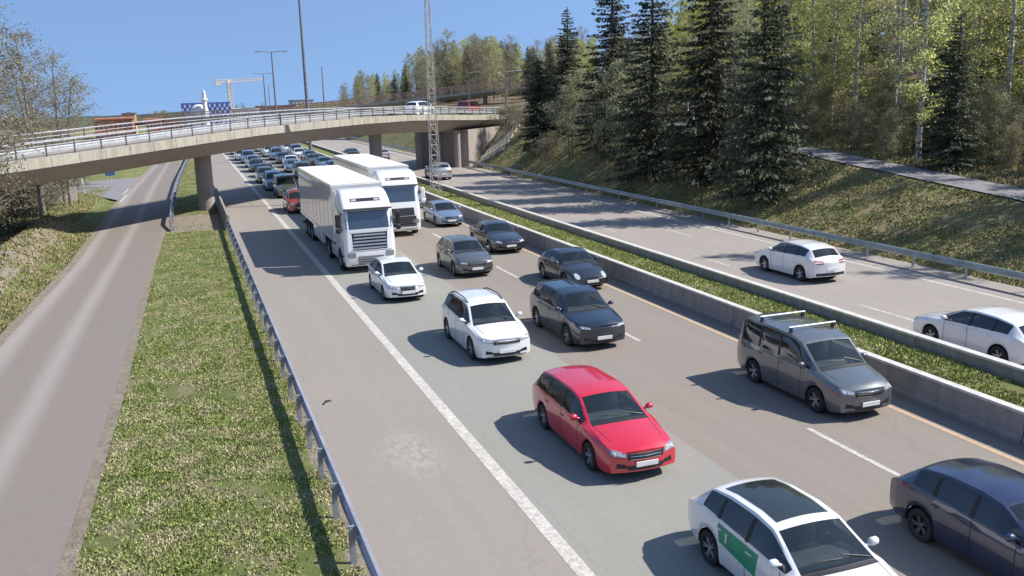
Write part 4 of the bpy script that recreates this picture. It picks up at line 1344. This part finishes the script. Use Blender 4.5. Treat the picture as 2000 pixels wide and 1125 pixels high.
class Projector:
    def __init__(self, verts, faces): self.b = BVHTree.FromPolygons([Vector(v) for v in verts], faces)
    def hit(self, o, d, off):
        p, n, i, dist = self.b.ray_cast(Vector(o), Vector(d))
        if p is None: return None
        return p-Vector(d)*off
    def patch(self, mb, quad, axis, off=.006, n=8, m=3, mi=0, rim=True):
        """quad: four corners on the projecting plane, counter clockwise"""
        P = []
        for j in range(m+1):
            for i in range(n+1):
                u, v = i/n, j/m
                a = [(quad[0][k]*(1-u)+quad[1][k]*u)*(1-v)+(quad[3][k]*(1-u)+quad[2][k]*u)*v for k in (0, 1)]
                if axis == 'front': o, d = (9, a[0], a[1]), (-1, 0, 0)
                elif axis == 'rear': o, d = (-9, a[0], a[1]), (1, 0, 0)
                elif axis == 'left': o, d = (a[0], 9, a[1]), (0, -1, 0)
                elif axis == 'right': o, d = (a[0], -9, a[1]), (0, 1, 0)
                else: o, d = (a[0], a[1], 9), (0, 0, -1)
                p = self.hit(o, d, off)
                if p is None: return False
                P.append(p)
        b = [(j*(n+1)+i, j*(n+1)+i+1, (j+1)*(n+1)+i+1, (j+1)*(n+1)+i) for j in range(m) for i in range(n)]
        mb.add(P, b, mi)
        return True

CARS = {}
def car_proto(kind, opts=()):
    key = (kind, tuple(sorted(opts)))
    if key in CARS: return CARS[key]
    S = SPEC[kind]; L, W = S['L'], S['W']; hw = W/2
    verts, faces, tg, xw = car_shell(S)
    pj = Projector(verts, faces)
    top = crv(S['top']); belt = crv(S['belt'], .02)
    ra = S['rw']+.055
    P = []            # (name, mesh, parent index, paint?)
    def add(name, me, parent=-1, painted=False, loc=(0, 0, 0)):
        P.append((name, me, parent, painted, loc)); return len(P)-1
    bf = [f for f, t in zip(faces, tg) if t == 'body']
    body = add('body', split_mesh('body', verts, bf, M['black']), painted=True)
    add('lining', split_mesh('lining', verts, bf, M['interior'], offset=-.018), body)
    for t, nm, mt in (('cowl', 'cowl_panel', 'black'), ('front', 'windscreen', 'glass_front'), ('rear', 'rear_window', 'glass_side'), ('sideL', 'side_window', 'glass_side'), ('sideR', 'side_window', 'glass_side')):
        fs = [f for f, q in zip(faces, tg) if q == t]
        if fs: add(nm, split_mesh(nm, verts, fs, M[mt]))
    if 'glassroof' in opts:
        mb = MB(); x1, x0 = L/2-(S['head']+.03)*L, L/2-(S['rr']-.06)*L
        if pj.patch(mb, [(x0, -hw*.56), (x1, -hw*.56), (x1, hw*.56), (x0, hw*.56)], 'top', .008, 10, 8): add('roof_glass', mb.mesh('roof_glass', M['glass_side'], 40))
    # window pillars
    for s, ax in ((1, 'left'), (-1, 'right')):
        for tb in ([.535, .735] if kind != 'beetle' else [.60]):
            if tb > S['sC']-.04: continue
            xb = L/2-tb*L; zb = belt(tb); zt = top(tb)-.12
            mb = MB(); pj.patch(mb, [(xb-.045, zb+.02), (xb+.045, zb+.02), (xb+.015, zt), (xb-.06, zt)], ax, .006, 2, 5); add('window_pillar', mb.mesh('window_pillar', M['black'], 40))
        # doors: gaps, handle, mirror
        gaps = [.315, .53, .74] if kind not in ('beetle',) else [.33, .61]
        for tgp in gaps:
            xb = L/2-tgp*L; zb = belt(tgp)-.02
            mb = MB()
            if pj.patch(mb, [(xb-.008, .30), (xb+.008, .30), (xb+.008, zb), (xb-.008, zb)], ax, .003, 1, 6): add('door_gap', mb.mesh('door_gap', M['dark_under']), body)
        xa, xc = L/2-gaps[0]*L, L/2-gaps[-1]*L
        mb = MB()
        if pj.patch(mb, [(xc, .285), (xa, .285), (xa, .30), (xc, .30)], ax, .003, 10, 1): add('door_gap', mb.mesh('door_gap', M['dark_under']), body)
        for tgp in gaps[1:]:
            xb = L/2-tgp*L+.10; z = belt(tgp)-.13
            h = pj.hit((xb, 9*s, z), (0, -s, 0), 0)
            if h:
                mb = MB(); mb.cbox((xb, h.y+s*.012, z), (.17, .03, .03), .01); add('door_handle', mb.mesh('door_handle', M['black']), body, True)
        tm = S['sA']+.045; xm = L/2-tm*L; zm = belt(tm)+.10
        h = pj.hit((xm, 9*s, zm-.04), (0, -s, 0), 0)
        yb = h.y if h else s*hw*.85
        mb = MB(); mb.cbox((0, s*.13, .02), (.13, .19, .135), .045); mb.tube([(0, -s*.03, -.04), (0, s*.06, -.01)], .03, 6)
        mr = add('mirror', mb.mesh('mirror', M['black'], 60), -1, True, (xm+.03, yb, zm))
        mb = MB(); 
        # sill trim
        if kind in ('suv', 'cross', 'coupe'):
            x1, x0 = xw[0]-S['rw']-.09, xw[1]+S['rw']+.09
            pj.patch(mb, [(x0, .215), (x1, .215), (x1, .33), (x0, .33)], ax, .012, 10, 2); add('sill_trim', mb.mesh('sill_trim', M['black'], 40))
        # wheels
        for xwc in xw:
            ty, rm = wheel_meshes(S['rw'], 'darkrim' in opts)
            mb = MB(); n_ = 12; y0_, y1_ = hw-.34, hw-.035
            av = [(xwc+(ra-.006)*math.cos(a), s*yy, S['rw']+(ra-.006)*math.sin(a)) for yy in (y0_, y1_) for a in np.linspace(-.1, math.pi+.1, n_)]
            mb.add(av, [(k, k+1, n_+k+1, n_+k) for k in range(n_-1)]+[tuple(range(n_))]); add('wheel_well', mb.mesh('wheel_well', M['dark_under'], 40))
            w = add('wheel', ty, -1, False, (xwc, s*(hw-.125), S['rw']))
            P[w] = P[w]+(s,)
            add('rim', rm, w)
    mb = MB(); mb.box(-L/2+.35, L/2-.35, -hw+.30, hw-.30, .17, .62); 
    mb.box(xw[1]+.45, xw[0]-.45, -hw+.09, hw-.09, .18, .40)
    add('underbody', mb.mesh('underbody', M['dark_under']))
    # cabin: dashboard, seats, steering wheel
    xd = L/2-(S['cowl']+.075)*L; zb = belt(.35)
    mb = MB(); mb.cbox((xd-.12, 0, zb-.08), (.42, W*.74, .22), .06); add('dashboard', mb.mesh('dashboard', M['interior']))
    for s in (1, -1):
        mb = MB(); mb.cbox((xd-.95, s*.37, zb+.0), (.18, .48, .62), .07); mb.cbox((xd-.99, s*.37, zb+.40), (.10, .26, .17), .045); mb.cbox((xd-.68, s*.37, zb-.32), (.5, .48, .16), .06)
        add('seat', mb.mesh('seat', M['interior'], 50))
    mb = MB()
    c = Vector((xd-.40, .37, zb+.02)); mb.tube([c+Vector((.06*math.sin(a), .18*math.cos(a), .17*math.sin(a))) for a in np.linspace(0, 2*math.pi, 15)], .016, 5); add('steering_wheel', mb.mesh('steering_wheel', M['black']))
    # front end
    z0 = top(0); zlow = .30
    hl = S.get('hl')
    for s in (1, -1):
        mb = MB()
        if kind == 'beetle':
            cy, cz, rr_ = .60, .64, .105
            ok = []
            for a in range(16):
                pass
            for k in range(8):
                a0, a1 = 2*math.pi*k/8, 2*math.pi*(k+1)/8
                pj.patch(mb, [(s*cy, cz), (s*cy+rr_*math.cos(a0), cz+rr_*math.sin(a0)), (s*cy+rr_*.99*math.cos((a0+a1)/2), cz+rr_*.99*math.sin((a0+a1)/2)), (s*cy+rr_*math.cos(a1), cz+rr_*math.sin(a1))], 'front', .015, 3, 3)
        else:
            zh = z0-.055; slim = .075 if 'slim' in opts else .115
            y0_, y1_ = hw*.50, hw*.84
            pj.patch(mb, [(s*y0_, zh-slim*.75), (s*y1_, zh-slim*.35), (s*y1_, zh+slim*.75), (s*y0_, zh+slim*.2)], 'front', .008, 8, 4)
        if mb.f:
            hi = add('headlight', mb.mesh('headlight', M['lamp_clear' if kind == 'beetle' else 'lamp_house'], 60))
            if kind != 'beetle':
                mb = MB(); ya, yb2 = y0_*.35+y1_*.65, y0_*.08+y1_*.92
                if pj.patch(mb, [(s*ya, zh-slim*.32), (s*yb2, zh-slim*.2), (s*yb2, zh+slim*.42), (s*ya, zh+slim*.28)], 'front', .014, 4, 3): add('lamp_lens', mb.mesh('lamp_lens', M['lamp_clear'], 60), hi)
                mb = MB()
                if pj.patch(mb, [(s*y0_*1.06, zh-slim*.5), (s*ya*.96, zh-slim*.38), (s*ya*.96, zh+slim*.2), (s*y0_*1.06, zh+slim*.08)], 'front', .014, 4, 3): add('lamp_lens', mb.mesh('lamp_lens', M['lamp_clear'], 60), hi)
        mb = MB(); xh0, xh1 = L/2-(S['cowl']-.03)*L, L/2-.055*L
        if pj.patch(mb, [(xh0, s*hw*.76), (xh1, s*hw*.66), (xh1, s*(hw*.66+.011)), (xh0, s*(hw*.76+.011))], 'top', .003, 12, 1): add('bonnet_gap', mb.mesh('bonnet_gap', M['dark_under']), body)
        mb = MB()
        if pj.patch(mb, [(s*hw*.50, zlow+.05), (s*hw*.74, zlow+.06), (s*hw*.72, zlow+.17), (s*hw*.50, zlow+.13)], 'front', .006, 4, 2): add('fog_intake', mb.mesh('fog_intake', M['black'], 60))
        mb = MB()
        zt_ = .86 if kind not in ('suv', 'van', 'coupe', 'cross') else 1.0
        if kind == 'beetle': zt_ = .66
        if kind == 'van': q = [(s*hw*.74, .95), (s*hw*.83, .95), (s*hw*.80, 1.3), (s*hw*.72, 1.3)]
        else: q = [(s*hw*.42, zt_-.16), (s*hw*.84, zt_-.15), (s*hw*.83, zt_-.01), (s*hw*.42, zt_-.04)]
        if pj.patch(mb, q, 'rear', .008, 6, 3): add('tail_light', mb.mesh('tail_light', M['lamp_red'], 60))
    if kind != 'beetle':
        mb = MB(); gz = z0-.06
        if 'grille' in opts:      # large framed grille
            pj.patch(mb, [(-hw*.30, zlow+.08), (hw*.30, zlow+.08), (hw*.36, gz), (-hw*.36, gz)], 'front', .007, 8, 5)
        elif 'closed' not in opts:
            pj.patch(mb, [(-hw*.46, gz-.13), (hw*.46, gz-.13), (hw*.48, gz), (-hw*.48, gz)], 'front', .007, 10, 3)
        if mb.f:
            gi = add('grille', mb.mesh('grille', M['black'], 60))
            mb = MB()
            zz = [gz-.005, gz-.065, gz-.128] if 'grille' not in opts else [gz-.01, gz-.09, gz-.17]
            for z in zz: pj.patch(mb, [(-hw*.40, z), (hw*.40, z), (hw*.40, z+.012), (-hw*.40, z+.012)], 'front', .013, 8, 1)
            if mb.f: add('grille_bar', mb.mesh('grille_bar', M['chrome']), gi)
    mb = MB()
    if pj.patch(mb, [(-hw*.46, zlow), (hw*.46, zlow), (hw*.52, zlow+.10), (-hw*.52, zlow+.10)], 'front', .006, 8, 2): add('lower_intake', mb.mesh('lower_intake', M['black'], 60))
    for ax, zp_ in (('front', zlow+.14), ('rear', .62 if kind in ('sedan', 'suv', 'van', 'coupe', 'cross') else .55)):
        h = pj.hit((9 if ax == 'front' else -9, 0, zp_), (-1 if ax == 'front' else 1, 0, 0), 0)
        if h:
            sx = 1 if ax == 'front' else -1
            mb = MB(); mb.cbox((h.x+sx*.022, 0, zp_), (.02, .52, .115), .006); add('number_plate', mb.mesh('number_plate', M['plate']))
    mb = MB()
    if pj.patch(mb, [(-hw*.78, .34), (hw*.78, .34), (hw*.80, .46), (-hw*.80, .46)], 'rear', .006, 10, 2): add('rear_bumper_trim', mb.mesh('rear_bumper_trim', M['black'], 60))
    # roof fittings
    xr1, xr0 = L/2-(S['head']+.04)*L, L/2-(S['rr']-.03)*L
    rw_ = hw*S.get('roofw', .69)*.93
    if 'rails' in opts:
        for s in (1, -1):
            pts = []
            for q in np.linspace(0, 1, 9):
                h = pj.hit((xr0+(xr1-xr0)*q, s*rw_, 9), (0, 0, -1), 0)
                if h: pts.append(h+Vector((0, 0, .055*math.sin(math.pi*min(1, max(0, q)))**.35 if 0 < q < 1 else 0)))
            mb = MB(); mb.tube(pts, .02, 6); add('roof_rail', mb.mesh('roof_rail', M['chrome' if 'silver' in opts else 'black'], 50))
    if 'bars' in opts:
        for q in (.18, .72):
            xx = xr1+(xr0-xr1)*q; pz = []
            h0 = pj.hit((xx, rw_, 9), (0, 0, -1), 0)
            if h0:
                mb = MB(); mb.cbox((xx, 0, h0.z+.15), (.075, rw_*2+.16, .04), .012)
                rb_ = add('roof_bar', mb.mesh('roof_bar', M['rail_light']))
                for s in (1, -1):
                    mb = MB(); mb.box(xx-.04, xx+.04, s*rw_-.03, s*rw_+.03, h0.z-.03, h0.z+.13); add('bar_foot', mb.mesh('bar_foot', M['black']), rb_)
    mb = MB()
    if pj.patch(mb, [(-hw*.70, .225 if kind not in ('suv', 'van', 'cross') else .27), (hw*.70, .225 if kind not in ('suv', 'van', 'cross') else .27), (hw*.72, .29), (-hw*.72, .29)], 'front', .010, 12, 1): add('front_lip', mb.mesh('front_lip', M['black'], 60))
    mb = MB()
    if pj.patch(mb, [(-hw*.60, z0-.045), (hw*.60, z0-.045), (hw*.60, z0-.036), (-hw*.60, z0-.036)], 'front', .003, 14, 1): add('bonnet_gap', mb.mesh('bonnet_gap', M['dark_under']), body)
    for s in (1, -1):
        xa_ = L/2-(S['cowl']+.012)*L+.10
        mb = MB(); pw = [pj.hit((xa_-.02*q-.05*q*q, .62-.5*q+(s-1)*.27, 9), (0, 0, -1), 0) for q in (0, .33, .66, 1)]
        if all(pw): mb.tube([q+Vector((0, 0, .012)) for q in pw], .011, 4); add('wiper', mb.mesh('wiper', M['black']))
    if 'greendoor' in opts:
        mb = MB(); x1, x0 = L/2-.46*L, L/2-.74*L
        pj.patch(mb, [(x0+.12, .62), (x1, .50), (x1+.05, .90), (x0+.05, .94)], 'right', .004, 10, 5); mb2 = MB()
        add('green_decal', mb.mesh('green_decal', M['green_decal'], 50), body)
        pj.patch(mb2, [(x0+.30, .68), (x0+.36, .68), (x0+.36, .86), (x0+.30, .86)], 'right', .008, 2, 4); add('decal_mark', mb2.mesh('decal_mark', M['whitewall'], 50), body)
    CARS[key] = P
    return P

PAINT = {}
def get_paint(nm):
    if nm not in PAINT:
        c = {'white': (.80, .80, .80, 0), 'silver': (.50, .52, .55, .55), 'grey': (.13, .135, .13, .4), 'dark': (.022, .024, .028, .2), 'blueblack': (.016, .028, .045, .3), 'red': (.62, .012, .035, .0),
             'blue': (.022, .03, .075, .3), 'steelblue': (.24, .32, .44, .5), 'brown': (.09, .06, .05, .2), 'redbrown': (.30, .045, .035, .1), 'pale': (.56, .60, .62, .3), 'slate': (.15, .165, .17, .4), 'navygrey': (.05, .06, .10, .35)}[nm]
        PAINT[nm] = paint('paint_'+nm, c[:3], c[3], .28)
    return PAINT[nm]
M['green_decal'] = simple('green_decal', (.01, .28, .14), .4)

SKIP_FAR = {'lining', 'dashboard', 'seat', 'steering_wheel', 'door_handle', 'door_gap', 'grille_bar', 'bar_foot', 'fog_intake', 'rear_bumper_trim', 'wheel_well', 'bonnet_gap', 'lamp_lens', 'wiper', 'front_lip'}
def car(kind, color, label, x, ymid, away=False, opts=(), far=False, group=None, z=0.0, rz=0.0, name='car', cat='car'):
    P = car_proto(kind, opts)
    o = empty(name, (x, ymid, z), (R(90) if away else R(-90))+rz); tag(o, label, cat, group)
    objs = {}
    for i, p in enumerate(P):
        if far and p[0] in SKIP_FAR: continue
        ob = bpy.data.objects.new(p[0], p[1])
        link(ob, o if p[2] < 0 else objs[p[2]])
        ob.location = p[4]
        if len(p) > 5 and p[5] < 0: ob.rotation_euler = (0, 0, math.pi)
        if p[3]:
            ob.material_slots[0].link = 'OBJECT'; ob.material_slots[0].material = get_paint(color)
        objs[i] = ob
    return o
# lanes with queued traffic, driving towards the camera
car('wagon', 'red', 'bright red estate car in the slow lane, nearest whole car', 8.68, 19.1, opts=())
car('suv', 'white', 'white off-road car with black roof rails behind the red estate', 8.85, 28.55, opts=('rails',), cat='car')
car('hatch', 'white', 'white hatchback with a large dark grille in front of the nearer lorry', 8.04, 38.3, opts=('grille',))
car('cross', 'grey', 'grey crossover in the middle lane beside the white hatchback', 12.1, 41.8, opts=('slim',))
car('suv', 'blueblack', 'blue black car in the middle lane beside the white off-road car', 12.2, 28.65, opts=('closed', 'slim'))
car('sedan', 'dark', 'black saloon beside the median wall behind the round lamped car', 15.55, 47.2, opts=('grille',))
car('beetle', 'dark', 'black rounded car with round headlamps beside the median wall', 15.55, 36.8)
car('hatch', 'steelblue', 'silver blue hatchback beside the second lorry', 15.5, 58.0, opts=('slim',))
car('van', 'slate', 'dark grey van with two silver roof bars beside the median wall', 15.45, 20.1, opts=('bars',), cat='van')
car('hatch', 'white', 'white car with a dark glass roof and a green door panel at the bottom edge', 8.9, 11.75, opts=('glassroof', 'greendoor', 'silver'))
car('hatch', 'blue', 'dark blue car cut off by the bottom right corner', 12.85, 11.0, opts=('darkrim',))
# open carriageway, driving away
car('cross', 'white', 'white crossover driving away on the open carriageway', 25.0, 33.5, away=True)
car('hatch', 'white', 'white hatchback cut off by the right edge on the open carriageway', 22.6, 21.0, away=True)
car('suv', 'silver', 'silver off-road car just this side of the bridge on the open carriageway', 23.6, 89.2, away=True, far=True)
car('sedan', 'dark', 'small dark car beyond the bridge on the open carriageway', 21.3, 126, away=True, far=True)
car('hatch', 'silver', 'small silver car beside the second pillar on the open carriageway', 24.6, 122, away=True, far=True)
car('suv', 'white', 'white car crossing the road bridge near its right end', bp(29, 5).x, bp(29, 5).y, far=True, z=bp(29, 5).z+.03, rz=R(139))
car('van', 'redbrown', 'red van on the approach road at the right end of the bridge', bp(38, 5).x, bp(38, 5).y, far=True, z=bp(38, 5).z+.03, rz=R(139), cat='van')
# the queue under the bridge
rq = random.Random(21)
ordn = ['first', 'second', 'third', 'fourth', 'fifth', 'sixth', 'seventh', 'eighth', 'ninth', 'tenth', 'eleventh', 'twelfth', 'thirteenth', 'fourteenth', 'fifteenth', 'sixteenth', 'seventeenth', 'eighteenth']
KN = {'hatch': 'hatchback', 'suv': 'off-road car', 'wagon': 'estate car', 'sedan': 'saloon', 'cross': 'crossover', 'van': 'van'}
CN = {'white': 'white', 'silver': 'silver', 'pale': 'pale blue grey', 'dark': 'black', 'grey': 'dark grey', 'steelblue': 'silver blue', 'navygrey': 'dark blue', 'redbrown': 'dull red', 'brown': 'brown'}
queue = {'slow': (7.9, 70.6, [('cross', 'redbrown'), ('van', 'grey')]), 'middle': (12.0, 74.5, []), 'fast': (15.5, 68.5, [])}
for lane, (x, y, first) in queue.items():
    k = 0
    while y < 205:
        kind, c = first[k] if k < len(first) else (rq.choice(['hatch', 'suv', 'wagon', 'sedan', 'cross', 'hatch', 'van' if rq.random() < .4 else 'suv']), rq.choice(['white', 'white', 'silver', 'pale', 'pale', 'dark', 'grey', 'steelblue', 'steelblue', 'navygrey', 'white']))
        ref = {'slow': 'behind the nearer lorry', 'middle': 'behind the second lorry', 'fast': 'behind the silver blue hatchback'}[lane]
        car(kind, c, '%s %s, %s in the %s lane queue %s' % (CN[c], KN[kind], ordn[min(k, 17)], lane, ref), x+rq.uniform(-.35, .35), y, far=True, group='cars queued under the bridge', opts=('slim',) if rq.random() < .5 and kind != 'van' else (), cat='van' if kind == 'van' else 'car')
        k += 1
        y += rq.uniform(6.6, 8.6) if k > 1 else 11.5

# ------------------------------------------------------------------ articulated lorries
def rrect(x0, x1, hw_, r, n=4, taper=0.0):
    """rounded rectangle ring, counter clockwise from the rear right"""
    pts = []
    for cx_, cy_, a0 in ((x1-r, -hw_+r, -90), (x1-r, hw_-r, 0)):
        for k in range(n+1):
            a = R(a0+90*k/n); pts.append((cx_+r*math.cos(a), cy_+r*math.sin(a)))
    q = .06
    pts += [(x0+q, hw_), (x0, hw_-q), (x0, -hw_+q), (x0+q, -hw_)]
    return pts
def truck_wheel(r=.5, w=.32, dual=False):
    mb = MB(); mb.lathe([(r*.55, -w/2), (r*.93, -w/2), (r, -w*.38), (r, w*.38), (r*.93, w/2), (r*.55, w/2), (r*.5, w*.2), (r*.5, -w*.2)], 26, 'y')
    t = mb.mesh('wheel', M['rubber'], 40)
    mb = MB(); mb.lathe([(r*.56, w*.48), (r*.50, w*.36), (r*.40, w*.20), (r*.26, w*.22), (r*.24, w*.52), (.001, w*.54)], 20, 'y'); 
    rm = mb.mesh('rim', M['rim'], 40)
    return t, rm
TW = truck_wheel()
def lorry(label, x, yfront, style, L=16.5):
    o = empty('articulated_lorry', (x, yfront, 0), R(-90)); tag(o, label, 'lorry')
    if style == 'a':
        prof = [(.36, -.06, 1.18, .16), (.55, .0, 1.22, .2), (1.05, .0, 1.24, .22), (1.15, -.03, 1.24, .22), (2.02, -.10, 1.24, .24), (2.3, -.16, 1.24, .24), (2.98, -.36, 1.22, .24), (3.08, -.42, 1.21, .22), (3.38, -.72, 1.19, .22), (3.70, -1.15, 1.14, .22), (3.84, -1.55, 1.08, .2), (3.88, -1.9, 1.0, .18)]
    else:
        prof = [(.36, -.08, 1.18, .2), (.55, .0, 1.22, .26), (1.1, .0, 1.24, .28), (1.9, -.05, 1.24, .28), (2.1, -.10, 1.24, .28), (3.0, -.24, 1.23, .26), (3.12, -.28, 1.22, .26), (3.45, -.48, 1.20, .26), (3.72, -.8, 1.15, .24), (3.86, -1.3, 1.05, .2), (3.90, -1.8, .95, .18)]
    mb = MB(); xr = -2.28
    rings = [[(px, py, z) for px, py in rrect(xr, xf, w, r)] for z, xf, w, r in prof]
    k = len(rings[0]); vs = [p for r in rings for p in r]
    fs = [(i*k+j, i*k+(j+1) % k, (i+1)*k+(j+1) % k, (i+1)*k+j) for i in range(len(rings)-1) for j in range(k)]
    fs.append(tuple(range(k-1, -1, -1))); fs.append(tuple((len(rings)-1)*k+j for j in range(k)))
    mb.add(vs, fs); cab = mb.build('cab', M['truck_white'], o, smooth=32)
    pj = Projector(vs, fs)
    def pt(name, quad, ax, mat, parent=cab, off=.008, n=10, m=4):
        mb = MB()
        if pj.patch(mb, quad, ax, off, n, m): return mb.build(name, mat, parent, smooth=50)
    def fr(name, y0, y1, z0, z1, mat, off=.008, t=0, **kw): return pt(name, [(y0-t, z0), (y1+t, z0), (y1, z1), (y0, z1)], 'front', mat, off=off, **kw)
    if style == 'a':
        fr('windscreen', -1.10, 1.10, 2.12, 2.93, M['glass_truck'], .010)
        fr('grille', -.86, .86, 1.12, 1.98, M['black'], .006, t=-.06)
        for q in range(5):
            z = 1.17+q*.155
            fr('grille_slat', -.84+.02*q, .84-.02*q, z, z+.075, M['rim'], .03, m=1)
        fr('badge_panel', -.9, .9, 1.93, 2.07, M['trailer_side'], .012)
        fr('lower_intake', -.62, .62, .45, .82, M['grey_plastic'], .010)
        for q in range(3): fr('intake_bar', -.60, .60, .50+q*.11, .54+q*.11, M['rim'], .03, m=1)
    else:
        fr('windscreen', -1.12, 1.12, 2.08, 2.98, M['glass_truck'], .010)
        fr('grille', -.80, .80, 1.25, 1.72, M['black'], .008, t=.04)
        for q in range(4): fr('grille_slat', -.78, .78, 1.30+q*.11, 1.34+q*.11, M['rim_dark'], .026, m=1)
        fr('lower_grille', -.92, .92, .62, 1.22, M['black'], .007)
        for q in range(4): fr('grille_slat', -.88, .88, .68+q*.13, .72+q*.13, M['rim_dark'], .025, m=1)
        fr('bumper_strip', -.72, .72, .44, .60, M['truck_white'], .03)
    for s in (1, -1):
        fr('headlight', min(s*.72, s*1.12), max(s*.72, s*1.12), .78, 1.02, M['lamp_house'], .012, n=8)
        ax = 'left' if s > 0 else 'right'
        pt('side_window', [(-1.28, 2.10), (-.42, 2.02), (-.52, 2.86), (-1.28, 2.88)], ax, M['glass_side'])
        pt('door_gap', [(-1.40, .75), (-1.385, .75), (-1.385, 2.95), (-1.40, 2.95)], ax, M['dark_under'], off=.004, n=1)
        pt('door_gap', [(-.36, 1.1), (-.345, 1.1), (-.50, 2.9), (-.515, 2.9)], ax, M['dark_under'], off=.004, n=1)
        # wheel arch and steps
        mb = MB()
        c = (-1.42, .5)
        for q in range(9):
            a0, a1 = R(-18+q*24), R(-18+(q+1)*24)
            r_ = .63
            mb.add([(c[0], s*1.246, c[1]), (c[0]+r_*math.cos(a0), s*1.246, max(.37, c[1]+r_*math.sin(a0))), (c[0]+r_*math.cos(a1), s*1.246, max(.37, c[1]+r_*math.sin(a1)))], [(0, 1, 2) if s < 0 else (0, 2, 1)])
        mb.build('wheel_arch', M['dark_under'], cab)
        for q in range(2):
            mb = MB(); mb.box(-.80, -.36, min(s*1.20, s*1.265), max(s*1.20, s*1.265), .45+q*.33, .52+q*.33); mb.build('step', M['black'], cab)
        mb = MB(); mb.cbox((-.22, s*1.44, 2.55), (.16, .24, .62), .05); mb.cbox((-.20, s*1.43, 2.08), (.16, .24, .24), .05); mb.tube([(-.35, s*1.2, 2.85), (-.22, s*1.42, 2.85)], .03, 6); mb.tube([(-.35, s*1.2, 2.12), (-.22, s*1.42, 2.12)], .03, 6); mb.build('mirror', M['black'] if style == 'a' else M['truck_white'], cab)
        # side deflectors behind the cab
        mb = MB(); mb.box(-2.78, -2.27, min(s*1.19, s*1.235), max(s*1.19, s*1.235), 1.0, 3.75); mb.build('side_deflector', M['truck_white'], o)
        mb = MB(); mb.box(-4.25, -2.3, min(s*.8, s*1.22), max(s*.8, s*1.22), .45, 1.0); mb.build('fuel_tank', M['trailer_side'], o)
    fr('bumper_gap', -1.15, 1.15, 1.055, 1.08, M['dark_under'], .005, n=14, m=1)
    fr('bumper_gap', -.95, .95, .40, .43, M['dark_under'], .005, n=14, m=1)
    mb = MB(); mb.cbox((-.22, 0, 3.05), (.34, 2.3, .05), .02); mb.build('sun_visor', M['black'], cab)
    fr('roof_lamp_panel', -.72, .72, 3.36, 3.50, M['black'], .012, n=12)
    for s in (-.55, .55): fr('roof_lamp', s-.12, s+.12, 3.39, 3.47, M['lamp_clear'], .03, n=4)
    fr('number_plate', -.27, .27, .36, .46, M['plate'], .02, n=2, m=1)
    for s in (-1, 1):
        mb = MB(); mb.tube([(-.30+.01, s*.5, 2.12), (-.27, s*.05, 2.2)], .012, 4); mb.build('wiper', M['black'], cab)
    # chassis and trailer
    mb = MB(); mb.box(-6.2, -2.2, -.45, .45, .62, .98); mb.box(-6.0, -4.6, -1.15, 1.15, .95, 1.08); mb.build('chassis', M['dark_under'], o)
    mb = MB(); mb.cbox((-(2.95+L)/2, 0, 2.58), (L-2.95, 2.54, 2.84), .035); tr = mb.build('trailer', M['trailer_side'], o)
    mb = MB(); mb.box(-L+.03, -2.98, -1.245, 1.245, 4.003, 4.02); mb.build('trailer_roof', M['trailer_roof'], tr)
    for s in (1, -1):
        mb = MB(); mb.box(-L+.01, -2.96, min(s*1.272, s*1.30), max(s*1.272, s*1.30), 3.86, 4.0); mb.box(-L+.01, -2.96, min(s*1.272, s*1.30), max(s*1.272, s*1.30), 1.16, 1.30); mb.build('edge_rail', M['truck_white'], tr)
        n_ = 9
        for q in range(n_+1):
            xx = -2.98-(L-3.0)*q/n_
            mb = MB(); mb.box(xx-.018, xx+.018, min(s*1.271, s*1.280), max(s*1.271, s*1.280), 1.3, 3.86); mb.build('panel_joint', M['trailer_side'], tr)
        for q in range(7):
            mb = MB(); mb.box(-4.2-q*1.75, -4.08-q*1.75, min(s*1.301, s*1.315), max(s*1.301, s*1.315), 1.2, 1.26); mb.build('side_marker', M['lamp_amber'], tr)
        mb = MB(); mb.box(-10.9, -7.3, min(s*1.1, s*1.24), max(s*1.1, s*1.24), .50, 1.16); mb.build('side_skirt', M['truck_white'], tr)
        for xx in (-1.42, -5.15, -11.75, -13.05, -14.35):
            wv = link(bpy.data.objects.new('wheel', TW[0]), o); wv.location = (xx, s*1.11, .5)
            if s < 0: wv.rotation_euler = (0, 0, math.pi)
            link(bpy.data.objects.new('rim', TW[1]), wv)
        for xx in (-11.75, -13.05, -14.35, -5.15):
            mb = MB(); mb.tube([(xx+.6*math.cos(a), s*1.1, .5+.6*math.sin(a)) for a in np.linspace(.3, 2.84, 8)], .05, 4); mb.build('mudguard', M['black'], o)
    mb = MB(); mb.box(-L+.2, -6.3, -.5, .5, .85, 1.15); mb.box(-15.2, -10.9, -.9, .9, .40, .62); mb.box(-L+.05, -L+.2, -1.2, 1.2, .5, .62); mb.build('trailer_frame', M['dark_under'], o)
    mb = MB(); mb.box(-L-.015, -L, -1.2, -.01, 1.25, 3.92); mb.box(-L-.015, -L, .01, 1.2, 1.25, 3.92); mb.build('rear_door', M['truck_white'], tr)
    return o
M['grey_plastic'] = simple('grey_plastic', (.16, .16, .165), .6)
lorry('white articulated lorry with a slatted grille in the slow lane', 7.95, 43.2, 'a')
lorry('white articulated lorry with a black grille in the middle lane', 11.75, 53.4, 'b')
# small dark scrap lying on the hard shoulder
mb = MB(); mb.tube([(2.95, 24.6, .02), (3.02, 24.75, .05), (3.12, 24.82, .04), (3.2, 24.8, .02)], [.018, .026, .024, .012], 5)
tag(mb.build('rubber_scrap', M['rubber']), 'curled black rubber scrap on the hard shoulder near the guardrail', 'scrap')
